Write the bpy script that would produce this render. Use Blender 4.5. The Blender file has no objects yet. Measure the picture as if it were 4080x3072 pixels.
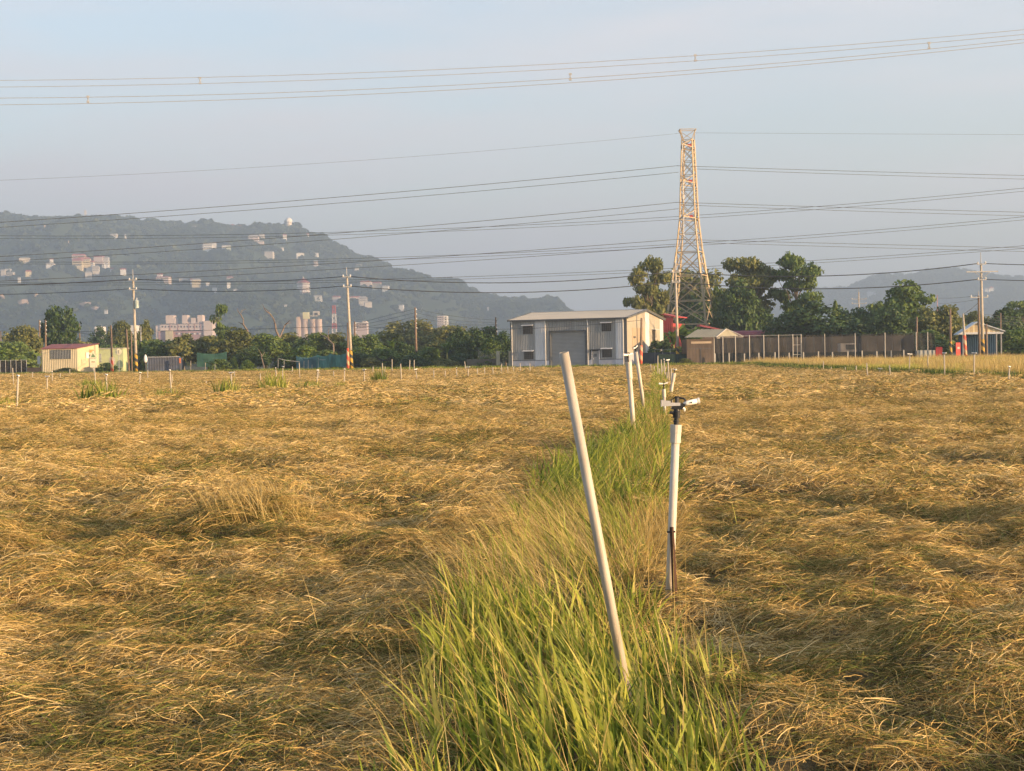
import bpy, math, random
import numpy as np
from mathutils import Vector, Matrix

# ------------------------------------------------------------------ camera, sky, sun, exposure
scn = bpy.context.scene
COL = scn.collection
R = math.radians
F, CX, CY, EYE = 5900.0, 2040.0, 1536.0, 1.75          # photo pixels, metres
PITCH, ROLL = math.atan(128 / F), R(1.0)
cam_d = bpy.data.cameras.new('camera'); cam = bpy.data.objects.new('camera', cam_d); COL.objects.link(cam)
cam_d.sensor_width = 36.0; cam_d.lens = 36.0 * F / 4080.0
cam_d.clip_start = 0.1; cam_d.clip_end = 30000
CAMR = Matrix.Rotation(math.pi / 2 - PITCH, 3, 'X') @ Matrix.Rotation(-ROLL, 3, 'Z')
cam.matrix_world = Matrix.Translation((0, 0, EYE)) @ CAMR.to_4x4()
scn.camera = cam

SUN_EL, SUN_AZ = R(9.0), R(64)                         # azimuth from straight behind the camera, towards the right
sdir = Vector((math.sin(SUN_AZ) * math.cos(SUN_EL), -math.cos(SUN_AZ) * math.cos(SUN_EL), math.sin(SUN_EL)))
w = bpy.data.worlds.new('World'); scn.world = w; w.use_nodes = True
nt = w.node_tree; nt.nodes.clear()
sky = nt.nodes.new('ShaderNodeTexSky'); sky.sky_type = 'NISHITA'; sky.sun_disc = False
sky.sun_elevation = SUN_EL; sky.sun_rotation = math.atan2(sdir.x, sdir.y)
sky.air_density = 1.0; sky.dust_density = 2.0; sky.ozone_density = 1.6
bg = nt.nodes.new('ShaderNodeBackground'); bg.inputs[1].default_value = 0.15
# thin even cloud veil: soft stretched noise in the sky direction, a slightly purple grey
tc = nt.nodes.new('ShaderNodeTexCoord'); mp = nt.nodes.new('ShaderNodeMapping'); mp.inputs['Scale'].default_value = (1.6, 1.6, 9.0)
nz = nt.nodes.new('ShaderNodeTexNoise'); nz.inputs['Scale'].default_value = 2.2; nz.inputs['Detail'].default_value = 5; nz.inputs['Roughness'].default_value = .5
rp = nt.nodes.new('ShaderNodeMapRange'); rp.inputs[1].default_value = .36; rp.inputs[2].default_value = .66; rp.inputs[3].default_value = 0.42; rp.inputs[4].default_value = 1.0
mx = nt.nodes.new('ShaderNodeMix'); mx.data_type = 'RGBA'
mx.inputs[7].default_value = (2.50, 2.40, 2.52, 1)
nt.links.new(tc.outputs['Generated'], mp.inputs[0]); nt.links.new(mp.outputs[0], nz.inputs[0]); nt.links.new(nz.outputs[0], rp.inputs[0])
# the haze veil is thickest near the horizon and thins towards the zenith, as the bluer top of the photograph shows
sx = nt.nodes.new('ShaderNodeSeparateXYZ'); nt.links.new(tc.outputs['Generated'], sx.inputs[0])
el = nt.nodes.new('ShaderNodeMapRange'); el.interpolation_type = 'SMOOTHSTEP'; el.inputs[1].default_value = .05; el.inputs[2].default_value = .75; el.inputs[3].default_value = 1.0; el.inputs[4].default_value = .15
nt.links.new(sx.outputs[2], el.inputs[0]); vm = nt.nodes.new('ShaderNodeMath'); vm.operation = 'MULTIPLY'; nt.links.new(rp.outputs[0], vm.inputs[0]); nt.links.new(el.outputs[0], vm.inputs[1])
nt.links.new(vm.outputs[0], mx.inputs[0]); nt.links.new(sky.outputs[0], mx.inputs[6]); nt.links.new(mx.outputs[2], bg.inputs[0])
ow = nt.nodes.new('ShaderNodeOutputWorld'); nt.links.new(bg.outputs[0], ow.inputs[0])
sl = bpy.data.lights.new('sun', 'SUN'); sl.energy = 5.0; sl.angle = R(0.53); sl.color = (1.0, 0.67, 0.36)
so = bpy.data.objects.new('sun', sl); COL.objects.link(so); so.rotation_euler = sdir.to_track_quat('Z', 'Y').to_euler()
scn.view_settings.view_transform = 'Standard'; scn.view_settings.look = 'None'
scn.view_settings.exposure = 1.38; scn.view_settings.gamma = 1.0; scn.view_settings.use_curve_mapping = False
cy = scn.cycles
cy.use_denoising = True
cy.max_bounces = 4; cy.diffuse_bounces = 2; cy.glossy_bounces = 1; cy.transmission_bounces = 2; cy.transparent_max_bounces = 12
cy.debug_use_spatial_splits = True; cy.use_adaptive_sampling = True; cy.adaptive_threshold = 0.025; cy.volume_bounces = 0

# ------------------------------------------------------------------ helpers
random.seed(7)
rng = np.random.default_rng(7)
def ray(px, py): return CAMR @ Vector(((px - CX) / F, -(py - CY) / F, -1.0))
def at(px, py, Y):
    d = ray(px, py); return Vector((0, 0, EYE)) + d * (Y / d.y)
def gnd(px, py, z=0.0):
    d = ray(px, py); return Vector((0, 0, EYE)) + d * ((z - EYE) / d.z)
def gx(px, Y):                                          # x of a thing that stands on the ground at depth Y
    py = 1408 - math.tan(ROLL) * (px - CX) + EYE * F / Y
    return at(px, py, Y).x
def ordw(n):
    a = ['zeroth', 'first', 'second', 'third', 'fourth', 'fifth', 'sixth', 'seventh', 'eighth', 'ninth', 'tenth', 'eleventh', 'twelfth', 'thirteenth', 'fourteenth', 'fifteenth', 'sixteenth', 'seventeenth', 'eighteenth', 'nineteenth', 'twentieth']
    if n <= 20: return a[n]
    t = {2: ('twenty', 'twentieth'), 3: ('thirty', 'thirtieth'), 4: ('forty', 'fortieth'), 5: ('fifty', 'fiftieth'), 6: ('sixty', 'sixtieth'), 7: ('seventy', 'seventieth')}[n // 10]
    return t[1] if n % 10 == 0 else t[0] + '-' + a[n % 10]

def _h(ix, iy, s):
    n = (ix * 374761393 + iy * 668265263 + s * 974711) & 0x7fffffff
    n = ((n ^ (n >> 13)) * 1274126177) & 0x7fffffff
    return ((n ^ (n >> 16)) & 0xffff) / 65535.0
def vnoise(x, y, s=0):
    x = np.asarray(x, float); y = np.asarray(y, float)
    ix = np.floor(x).astype(np.int64); iy = np.floor(y).astype(np.int64)
    fx = x - ix; fy = y - iy; fx = fx * fx * (3 - 2 * fx); fy = fy * fy * (3 - 2 * fy)
    a = _h(ix, iy, s); b = _h(ix + 1, iy, s); c = _h(ix, iy + 1, s); d = _h(ix + 1, iy + 1, s)
    return (a * (1 - fx) + b * fx) * (1 - fy) + (c * (1 - fx) + d * fx) * fy
def fbm(x, y, o=4, s=0):
    v = 0; a = .5; t = 0
    for i in range(o):
        v = v + a * vnoise(np.asarray(x) * 2 ** i, np.asarray(y) * 2 ** i, s + i * 17); t += a; a *= .5
    return v / t

# ---- materials
MATS = {}
def newmat(name):
    m = bpy.data.materials.new(name); m.use_nodes = True; MATS[name] = m
    return m, m.node_tree, m.node_tree.nodes['Principled BSDF']
def M(name, c, rough=.75, var=.18, scale=3.0, metal=0.0, bump=0.0, stretch=(1, 1, 1), dirt=None):
    if name in MATS: return MATS[name]
    m, t, b = newmat(name); N = t.nodes; L = t.links
    b.inputs['Roughness'].default_value = rough; b.inputs['Metallic'].default_value = metal
    b.inputs['Specular IOR Level'].default_value = .3
    co = N.new('ShaderNodeTexCoord'); mpn = N.new('ShaderNodeMapping'); mpn.inputs['Scale'].default_value = stretch
    no = N.new('ShaderNodeTexNoise'); no.inputs['Scale'].default_value = scale; no.inputs['Detail'].default_value = 6; no.inputs['Roughness'].default_value = .65
    L.new(co.outputs['Object'], mpn.inputs[0]); L.new(mpn.outputs[0], no.inputs[0])
    r = N.new('ShaderNodeValToRGB')
    lo = dirt if dirt else tuple(v * (1 - var * 1.6) for v in c)
    r.color_ramp.elements[0].color = (*lo, 1); r.color_ramp.elements[0].position = .28
    r.color_ramp.elements[1].color = (*[min(1, v * (1 + var * .6)) for v in c], 1); r.color_ramp.elements[1].position = .68
    L.new(no.outputs[0], r.inputs[0]); L.new(r.outputs[0], b.inputs['Base Color'])
    if bump:
        bp = N.new('ShaderNodeBump'); bp.inputs['Strength'].default_value = bump; bp.inputs['Distance'].default_value = .02
        L.new(no.outputs[0], bp.inputs['Height']); L.new(bp.outputs[0], b.inputs['Normal'])
    return m
def LEAF(name, stops, transl=.3, rough=.6, nscale=.25, nstr=.35, spec=.25):
    """leaf / straw: per-leaf tint attribute through a ramp, shifted by slow world-space noise; part translucent"""
    if name in MATS: return MATS[name]
    m, t, b = newmat(name); N = t.nodes; L = t.links
    out = N['Material Output']
    a = N.new('ShaderNodeAttribute'); a.attribute_name = 'tint'
    g = N.new('ShaderNodeNewGeometry')
    no = N.new('ShaderNodeTexNoise'); no.inputs['Scale'].default_value = nscale; no.inputs['Detail'].default_value = 3
    L.new(g.outputs['Position'], no.inputs[0])
    oi = N.new('ShaderNodeObjectInfo')
    s1 = N.new('ShaderNodeMath'); s1.operation = 'MULTIPLY_ADD'; s1.inputs[1].default_value = nstr * 2; s1.inputs[2].default_value = -nstr
    L.new(no.outputs[0], s1.inputs[0])
    s2 = N.new('ShaderNodeMath'); s2.operation = 'ADD'; L.new(s1.outputs[0], s2.inputs[0]); L.new(a.outputs['Fac'], s2.inputs[1])
    s3 = N.new('ShaderNodeMath'); s3.operation = 'MULTIPLY_ADD'; s3.inputs[1].default_value = .3; s3.inputs[2].default_value = -.15
    L.new(oi.outputs['Random'], s3.inputs[0])
    s4 = N.new('ShaderNodeMath'); s4.operation = 'ADD'; L.new(s2.outputs[0], s4.inputs[0]); L.new(s3.outputs[0], s4.inputs[1])
    r = N.new('ShaderNodeValToRGB'); e = r.color_ramp.elements
    e[0].position = stops[0][0]; e[0].color = (*stops[0][1], 1); e[1].position = stops[-1][0]; e[1].color = (*stops[-1][1], 1)
    for p, c in stops[1:-1]:
        q = e.new(p); q.color = (*c, 1)
    L.new(s4.outputs[0], r.inputs[0]); L.new(r.outputs[0], b.inputs['Base Color'])
    b.inputs['Roughness'].default_value = rough; b.inputs['Specular IOR Level'].default_value = spec
    tr = N.new('ShaderNodeBsdfTranslucent'); L.new(r.outputs[0], tr.inputs[0])
    mi = N.new('ShaderNodeMixShader'); mi.inputs[0].default_value = transl
    L.new(b.outputs[0], mi.inputs[1]); L.new(tr.outputs[0], mi.inputs[2]); L.new(mi.outputs[0], out.inputs[0])
    return m
def STRIPE(name, c1, c2, k=7.0):
    if name in MATS: return MATS[name]
    m, t, b = newmat(name); N = t.nodes; L = t.links
    co = N.new('ShaderNodeTexCoord'); sp = N.new('ShaderNodeSeparateXYZ'); L.new(co.outputs['Object'], sp.inputs[0])
    at2 = N.new('ShaderNodeMath'); at2.operation = 'ARCTAN2'; L.new(sp.outputs[1], at2.inputs[0]); L.new(sp.outputs[0], at2.inputs[1])
    ad = N.new('ShaderNodeMath'); ad.operation = 'MULTIPLY_ADD'; ad.inputs[1].default_value = k; L.new(sp.outputs[2], ad.inputs[0]); L.new(at2.outputs[0], ad.inputs[2])
    sn = N.new('ShaderNodeMath'); sn.operation = 'SINE'; L.new(ad.outputs[0], sn.inputs[0])
    gt = N.new('ShaderNodeMath'); gt.operation = 'GREATER_THAN'; gt.inputs[1].default_value = -.1; L.new(sn.outputs[0], gt.inputs[0])
    mixn = N.new('ShaderNodeMix'); mixn.data_type = 'RGBA'; mixn.inputs[6].default_value = (*c2, 1); mixn.inputs[7].default_value = (*c1, 1)
    L.new(gt.outputs[0], mixn.inputs[0]); L.new(mixn.outputs[2], b.inputs['Base Color']); b.inputs['Roughness'].default_value = .7
    return m

# ---- meshes and objects
def tag(o, label=None, cat=None, group=None, kind=None):
    if label: o['label'] = label
    if cat: o['category'] = cat
    if group: o['group'] = group
    if kind: o['kind'] = kind
    return o
def link(name, me, mat=None, parent=None):
    o = bpy.data.objects.new(name, me); COL.objects.link(o)
    if mat is not None and me is not None and not me.materials: me.materials.append(mat)
    if parent is not None: o.parent = parent
    return o
def thing(name, label, cat, loc=(0, 0, 0), rotz=0.0, group=None):
    o = bpy.data.objects.new(name, None); COL.objects.link(o); o.location = loc; o.rotation_euler = (0, 0, rotz)
    return tag(o, label, cat, group)
class MB:
    def __init__(s): s.v = []; s.f = []
    def box(s, x0, x1, y0, y1, z0, z1):
        n = len(s.v)
        s.v += [(x0, y0, z0), (x1, y0, z0), (x1, y1, z0), (x0, y1, z0), (x0, y0, z1), (x1, y0, z1), (x1, y1, z1), (x0, y1, z1)]
        s.f += [tuple(n + i for i in q) for q in ((0, 3, 2, 1), (4, 5, 6, 7), (0, 1, 5, 4), (1, 2, 6, 5), (2, 3, 7, 6), (3, 0, 4, 7))]
        return s
    def tube(s, pts, rad, n=8, caps=True):
        pts = [Vector(p) for p in pts]; k = len(pts)
        if not hasattr(rad, '__len__'): rad = [rad] * k
        b0 = len(s.v)
        for i, p in enumerate(pts):
            t = (pts[min(i + 1, k - 1)] - pts[max(i - 1, 0)]).normalized()
            u = t.cross(Vector((0, 0, 1)) if abs(t.z) < .9 else Vector((1, 0, 0))).normalized(); v = t.cross(u)
            for j in range(n):
                a = 2 * math.pi * j / n; s.v.append(tuple(p + (u * math.cos(a) + v * math.sin(a)) * rad[i]))
        for i in range(k - 1):
            for j in range(n):
                a = b0 + i * n + j; b = b0 + i * n + (j + 1) % n
                s.f.append((a, b, b + n, a + n))
        if caps:
            s.f.append(tuple(b0 + j for j in range(n))[::-1]); s.f.append(tuple(b0 + (k - 1) * n + j for j in range(n)))
        return s
    def lathe(s, prof, n=14, c=(0, 0, 0)):
        b0 = len(s.v)
        for r, z in prof:
            for j in range(n):
                a = 2 * math.pi * j / n; s.v.append((c[0] + r * math.cos(a), c[1] + r * math.sin(a), c[2] + z))
        for i in range(len(prof) - 1):
            for j in range(n):
                a = b0 + i * n + j; b = b0 + i * n + (j + 1) % n
                s.f.append((a, b, b + n, a + n))
        s.f.append(tuple(b0 + j for j in range(n))[::-1]); s.f.append(tuple(b0 + (len(prof) - 1) * n + j for j in range(n)))
        return s
    def prism(s, poly, d0, d1, axis='y'):                # poly in (x,z), extruded along y (or poly in (y,z) along x, (x,y) along z)
        n = len(poly); b0 = len(s.v)
        for d in (d0, d1):
            for a, b in poly:
                s.v.append((a, d, b) if axis == 'y' else (d, a, b) if axis == 'x' else (a, b, d))
        s.f.append(tuple(b0 + i for i in range(n))); s.f.append(tuple(b0 + n + i for i in range(n))[::-1])
        for i in range(n):
            j = (i + 1) % n; s.f.append((b0 + i, b0 + n + i, b0 + n + j, b0 + j))
        return s
    def sheet(s, x0, x1, z0, z1, y=0.0, pitch=.2, dep=.04, ax='x'):     # ribbed sheet: ribs run along z; ax: 'x' wall along x
        prof = []; x = x0
        while x < x1 - 1e-6:
            for dx, dy in ((0, 0), (.45, 0), (.55, -dep), (.9, -dep)):
                xx = x + dx * pitch
                if xx < x1: prof.append((xx, dy))
            x += pitch
        prof.append((x1, 0)); b0 = len(s.v)
        for z in (z0, z1):
            for xx, dy in prof:
                s.v.append((xx, y + dy, z))
        n = len(prof)
        for i in range(n - 1): s.f.append((b0 + i, b0 + i + 1, b0 + n + i + 1, b0 + n + i))
        return s
    def build(s, name, mat, parent=None, smooth=False, T=None):
        me = bpy.data.meshes.new(name)
        vs = s.v if T is None else [tuple(T @ Vector(p)) for p in s.v]
        me.from_pydata(vs, [], s.f); me.update()
        if smooth: me.polygons.foreach_set('use_smooth', [True] * len(me.polygons))
        return link(name, me, mat, parent)
def np_quads(name, V, Q, tint=None, mat=None, smooth=False):
    me = bpy.data.meshes.new(name); V = np.ascontiguousarray(V, dtype=np.float32).reshape(-1, 3); Q = np.ascontiguousarray(Q, dtype=np.int32)
    k = Q.shape[1]
    me.vertices.add(len(V)); me.vertices.foreach_set('co', V.ravel())
    me.loops.add(Q.size); me.loops.foreach_set('vertex_index', Q.ravel())
    me.polygons.add(len(Q)); me.polygons.foreach_set('loop_start', np.arange(0, Q.size, k, dtype=np.int32))
    me.update(calc_edges=True)
    if tint is not None:
        a = me.attributes.new('tint', 'FLOAT', 'POINT'); a.data.foreach_set('value', np.ascontiguousarray(tint, dtype=np.float32))
    if smooth: me.polygons.foreach_set('use_smooth', np.ones(len(Q), dtype=bool))
    if mat: me.materials.append(mat)
    return me
def ribbons(P, W):                                       # P (N,S,3) centre lines, W (N,S,3) half widths
    N, S, _ = P.shape
    V = np.stack([P - W, P + W], axis=2).reshape(-1, 3)
    base = (np.arange(N) * S * 2)[:, None] + (np.arange(S - 1) * 2)[None, :]
    Q = np.stack([base, base + 1, base + 3, base + 2], axis=2).reshape(-1, 4)
    return V, Q
def blades(pos, L, width, az, lean, bend, twist=None, S=6, belly=.35):
    """grass blades: pos (N,3), length, half width, lean azimuth, start angle from vertical, bend in radians along the blade"""
    N = len(pos); t = np.linspace(0, 1, S); th = lean[:, None] + bend[:, None] * t[None, :] ** 1.3
    ds = L[:, None] / (S - 1)
    hx = np.concatenate([np.zeros((N, 1)), np.cumsum(np.sin(th[:, :-1]) * ds, 1)], 1)
    hz = np.concatenate([np.zeros((N, 1)), np.cumsum(np.cos(th[:, :-1]) * ds, 1)], 1)
    P = np.stack([pos[:, 0:1] + hx * np.cos(az)[:, None], pos[:, 1:2] + hx * np.sin(az)[:, None], pos[:, 2:3] + hz], 2)
    prof = np.where(t < belly, .55 + .45 * t / belly, np.clip((1 - t) / (1 - belly), 0.02, 1) ** .8)
    tw = az + math.pi / 2 if twist is None else twist
    Wd = np.stack([np.cos(tw), np.sin(tw), np.zeros(N)], 1)
    W = Wd[:, None, :] * (width[:, None] * prof[None, :])[:, :, None]
    return P, W
def blade_mesh(name, mat, *a, tint, **k):
    P, W = blades(*a, **k); V, Q = ribbons(P, W)
    return np_quads(name, V, Q, np.repeat(tint, P.shape[1] * 2), mat)

# ---- scatter (geometry nodes) for what nobody could count
def scatter(name, pts, rot, scale, idx, protos, label=None, cat=None):
    pc = bpy.data.collections.new(name + '_source')
    for i, me in enumerate(protos):
        pc.objects.link(bpy.data.objects.new('%s_source_%02d' % (name, i), me))
    me = bpy.data.meshes.new(name); me.vertices.add(len(pts)); me.vertices.foreach_set('co', np.ascontiguousarray(pts, dtype=np.float32).ravel())
    def attr(n, ty, d, key):
        a = me.attributes.new(n, ty, 'POINT'); a.data.foreach_set(key, np.ascontiguousarray(d).ravel())
    attr('srot', 'FLOAT_VECTOR', rot.astype(np.float32), 'vector'); attr('sscale', 'FLOAT_VECTOR', scale.astype(np.float32), 'vector'); attr('sidx', 'INT', idx.astype(np.int32), 'value')
    o = link(name, me)
    ng = bpy.data.node_groups.new(name, 'GeometryNodeTree')
    ng.interface.new_socket('Geometry', in_out='INPUT', socket_type='NodeSocketGeometry'); ng.interface.new_socket('Geometry', in_out='OUTPUT', socket_type='NodeSocketGeometry')
    N = ng.nodes; L = ng.links
    gi = N.new('NodeGroupInput'); go = N.new('NodeGroupOutput')
    ci = N.new('GeometryNodeCollectionInfo'); ci.inputs['Collection'].default_value = pc; ci.inputs['Separate Children'].default_value = True
    def na(n, ty):
        q = N.new('GeometryNodeInputNamedAttribute'); q.data_type = ty; q.inputs['Name'].default_value = n
        return [s for s in q.outputs if s.enabled and s.name == 'Attribute'][0]
    ip = N.new('GeometryNodeInstanceOnPoints'); ip.inputs['Pick Instance'].default_value = True
    L.new(gi.outputs[0], ip.inputs['Points']); L.new(ci.outputs[0], ip.inputs['Instance'])
    L.new(na('sidx', 'INT'), ip.inputs['Instance Index']); L.new(na('srot', 'FLOAT_VECTOR'), ip.inputs['Rotation']); L.new(na('sscale', 'FLOAT_VECTOR'), ip.inputs['Scale'])
    L.new(ip.outputs[0], go.inputs[0])
    md = o.modifiers.new('scatter', 'NODES'); md.node_group = ng
    return tag(o, label, cat, kind='stuff')

# ------------------------------------------------------------------ the setting: ground, road, hay field, grass
def edgeY(x): return np.interp(x, [-120, -80, -40, -18, 10, 30, 80], [214, 203, 184, 169, 160, 158, 150])
GREENX = 23.0                                            # the uncut field starts right of this line

ground_mat = M('soil', (.085, .075, .04), .95, .35, .6, bump=.3, dirt=(.035, .045, .018))
g = MB(); g.v = [(-9000, -300, -.03), (9000, -300, -.03), (9000, 14000, -.03), (-9000, 14000, -.03)]; g.f = [(0, 1, 2, 3)]
tag(g.build('ground', ground_mat), kind='structure')

def strip_lr(Y):
    l = np.interp(Y, [4, 8, 10, 13, 18, 24, 30, 50, 170], [-.42, -.47, -.36, -.02, .42, 1.6, 2.35, 4.7, 16.8])
    r = np.interp(Y, [4, 7, 8.2, 9.6, 11, 13, 18, 24, 30, 50, 170], [.86, 1.0, .84, .86, 1.15, 1.40, 1.9, 2.45, 3.1, 5.2, 17.5])
    return l, r
def hay_h(x, y):
    a = fbm(x * .42, y * .55, 3, 3); d = np.abs(fbm(x * 1.9 + 3, y * 2.1, 2, 57) - .5) * 2; b = fbm(x * 1.25 + 9, y * 1.5, 3, 11); c = fbm(x * .11, y * .11, 2, 29)
    h = np.clip(a - .42, 0, 1) ** 1.15 * .62 + np.clip(b - .3, 0, 1) * .22 + (c - .5) * .05 + d * .16
    # the heap of dry straw and the low swath in front of the strip
    h = h + .26 * np.exp(-(((x + 2.3) / .62) ** 2 + ((y - 13.3) / .8) ** 2)) + .16 * np.exp(-(((x + .55) / .5) ** 2 + ((y - 22) / .9) ** 2))
    h = h + .12 * np.exp(-(((x + 3.6) / .9) ** 2 + ((y - 15.5) / .6) ** 2))
    low = 1 - .62 * np.clip((x + 3.4) / .8, 0, 1) * np.clip((-.1 - x) / .4, 0, 1) * np.clip((12.5 - y) / 2.5, 0, 1)   # hay lowered left of the strip so the grass shadow falls across it
    low = low * (1 - .85 * np.exp(-(((x - 1.02) / .42) ** 2 + ((y - 8.5) / 1.0) ** 2)))
    sl_, sr_ = strip_lr(y); low = low * (1 - .55 * np.clip((x - sl_) / .3, 0, 1) * np.clip((sr_ - x) / .3, 0, 1) * np.clip((30 - y) / 6, 0, 1))
    return np.clip(h, .01, 1) * low * np.interp(y, [18, 60, 110], [1, .55, .38]) + .015
rows = np.concatenate([np.linspace(3.5, 20, 200), 20 * (165 / 20) ** (np.linspace(0, 1, 160)[1:]), np.linspace(167, 216, 22)])
u = np.linspace(-1, 1, 380)
hw = rows * .40 + 2.5
X = u[None, :] * hw[:, None]; Y = np.repeat(rows[:, None], len(u), 1)
fade = np.clip((edgeY(X) - 2.0 - Y) / 3.0, 0, 1) * np.clip((GREENX + 1 - X) / 1.5 + np.clip((45 - Y) / 8, 0, 5), 0, 1)
Z = (hay_h(X, Y) - .05 * np.clip((Y - 7) / 9, .2, 1)) * fade - .028 * (1 - fade); Z = np.maximum(Z, -.028)
Q = (np.arange(len(rows) - 1)[:, None] * len(u) + np.arange(len(u) - 1)[None, :])
Q = np.stack([Q, Q + 1, Q + 1 + len(u), Q + len(u)], 2).reshape(-1, 4)
STRAW = [(0.0, (.045, .052, .015)), (.20, (.22, .245, .065)), (.33, (.25, .215, .07)), (.42, (.17, .105, .045)), (.57, (.49, .335, .118)), (.80, (.64, .455, .18)), (1.0, (.74, .57, .30))]
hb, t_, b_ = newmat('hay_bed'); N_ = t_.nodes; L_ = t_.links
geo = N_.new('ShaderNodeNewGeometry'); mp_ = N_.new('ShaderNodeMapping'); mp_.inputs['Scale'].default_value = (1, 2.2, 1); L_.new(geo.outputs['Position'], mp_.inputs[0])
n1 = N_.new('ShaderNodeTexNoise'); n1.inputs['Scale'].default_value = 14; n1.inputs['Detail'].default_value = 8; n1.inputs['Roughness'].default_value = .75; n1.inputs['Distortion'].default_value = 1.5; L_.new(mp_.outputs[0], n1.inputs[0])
r_ = N_.new('ShaderNodeValToRGB'); r_.color_ramp.elements[0].position = .3; r_.color_ramp.elements[0].color = (.03, .025, .010, 1); r_.color_ramp.elements[1].position = .75; r_.color_ramp.elements[1].color = (.24, .17, .06, 1)  # bed darker than the strands: shade in the gaps is put into its colour
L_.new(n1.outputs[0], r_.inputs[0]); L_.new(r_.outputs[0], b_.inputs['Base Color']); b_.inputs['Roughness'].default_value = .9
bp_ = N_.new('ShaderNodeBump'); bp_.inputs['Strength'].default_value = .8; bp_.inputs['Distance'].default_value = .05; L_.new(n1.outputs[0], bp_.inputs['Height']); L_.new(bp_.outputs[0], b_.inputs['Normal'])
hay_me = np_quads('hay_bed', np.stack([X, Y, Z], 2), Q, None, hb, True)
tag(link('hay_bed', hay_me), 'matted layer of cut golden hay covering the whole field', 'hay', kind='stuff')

hay_mat = LEAF('hay_strands', STRAW, .20, .8, nscale=.35, nstr=.42, spec=.04)
def hay_clump(seed, n, rad, Lr, wr, arch, spread, up=.12, tb=.5):
    r = np.random.default_rng(seed); S = 5; t = np.linspace(0, 1, S)
    az = np.where(r.random(n) < .5, r.normal(0, spread, n), r.uniform(0, 6.28, n))
    L = r.uniform(*Lr, n); rr = rad * np.sqrt(r.random(n)); ph = r.uniform(0, 6.28, n)
    cx, cy_ = rr * np.cos(ph), rr * np.sin(ph)
    curl = r.normal(0, .4, n); a = az[:, None] + curl[:, None] * (t - .5)[None, :] + np.cumsum(r.normal(0, .55, (n, S)) * (r.random((n, S)) < .3), 1)
    ds = L[:, None] / (S - 1)
    px = np.cumsum(np.cos(a) * ds, 1); py = np.cumsum(np.sin(a) * ds, 1)
    px = px - px.mean(1, keepdims=True) + cx[:, None]; py = py - py.mean(1, keepdims=True) + cy_[:, None]
    dome = arch * np.clip(1 - (px ** 2 + py ** 2) / (rad * 1.25) ** 2, -.15, 1)
    tilt = r.normal(0, up, n)
    z = dome + r.uniform(-.01, .035, n)[:, None] * (rad / .4) + tilt[:, None] * (t - .3)[None, :] * L[:, None] + .03 * L[:, None] * np.sin(t * 3.14)[None, :] + np.cumsum(r.normal(0, .022, (n, S)), 1) * L[:, None]
    P = np.stack([px, py, z], 2)
    tw = r.uniform(0, 6.28, n)                          # ribbon roll: some lie flat, some stand on edge
    nx = -np.sin(az); ny = np.cos(az)
    Wd = np.stack([nx * np.cos(tw), ny * np.cos(tw), np.abs(np.sin(tw)) * .8], 1)
    prof = np.array([.7, 1, 1, .9, .25])
    W = Wd[:, None, :] * (r.uniform(*wr, n)[:, None] * prof)[:, :, None]
    V, Qd = ribbons(P, W)
    tint = np.clip(r.normal(tb + .025, .28, n), 0, 1)
    return np_quads('hay_tuft', V, Qd, np.repeat(tint, S * 2), hay_mat)
near_p = [hay_clump(i, 310, .28, (.035, .20), (.0007, .0020), .04, 1.0, .20, [.52, .60, .44, .62, .30, .54, .46, .36, .50, .60][i]) for i in range(10)]
mid_p = [hay_clump(30 + i, 310, .46, (.045, .20), (.0012, .0030), .06, 1.0, .20, [.56, .64, .46, .66, .34, .60, .44, .62][i]) for i in range(8)]
far_p = [hay_clump(60 + i, 290, 1.0, (.08, .28), (.0045, .0095), .10, 1.0, .18, [.58, .68, .50, .66, .38, .62][i]) for i in range(6)]
def scatter_hay(name, y0, y1, dens, protos, sc):
    n = int(.5 * (y1 ** 2 - y0 ** 2) * .86 * dens + (y1 - y0) * 4 * dens)
    nv = max(4, int(math.sqrt(n * .62))); nu = n // nv; n = nu * nv                       # jittered grid: no bare holes
    gu, gv = np.meshgrid(np.arange(nu), np.arange(nv), indexing='ij'); gu = (gu.ravel() + rng.random(n)) / nu; gv = (gv.ravel() + rng.random(n)) / nv
    y = np.sqrt(y0 ** 2 + (y1 ** 2 - y0 ** 2) * gu); x = (gv * 2 - 1) * (y * .40 + 1.5)
    l, r = strip_lr(y)
    ok = (y < edgeY(x) - 3) & ~((x > GREENX) & (y > 42)) & ~((x > l + .1) & (x < r - .1))
    x, y = x[ok], y[ok]; n = len(x)
    z = hay_h(x, y); e = .06
    zx = (hay_h(x + e, y) - hay_h(x - e, y)) / (2 * e); zy = (hay_h(x, y + e) - hay_h(x, y - e)) / (2 * e)
    flow = (fbm(x * .5, y * .5, 2, 77) - .5) * 5.5 + rng.normal(0, .25, n)
    # tilt to the slope in the local frame after the turn about z
    ca, sa = np.cos(flow), np.sin(flow)
    sl, st = zx * ca + zy * sa, -zx * sa + zy * ca
    rot = np.stack([np.arctan(st) * .9, -np.arctan(sl) * .9, flow], 1)
    s = rng.uniform(*sc, n); scl = np.stack([s, s, s * rng.uniform(.7, 1.5, n) * np.interp(y, [18, 60, 110], [1, .8, .55])], 1)
    return scatter(name, np.stack([x, y, z - .01], 1), rot, scl, rng.integers(0, len(protos), n), protos, None)
tag(scatter_hay('hay', 4.2, 15, 19, near_p, (.75, 1.25)), 'loose golden and green cut hay lying nearest the camera', 'hay')
tag(scatter_hay('hay', 14, 46, 7, mid_p, (.75, 1.3)), 'loose cut hay in the middle of the field', 'hay')
tag(scatter_hay('hay', 44, 200, 1.1, far_p, (.75, 1.3)), 'cut hay in the far part of the field up to the road', 'hay')

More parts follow.
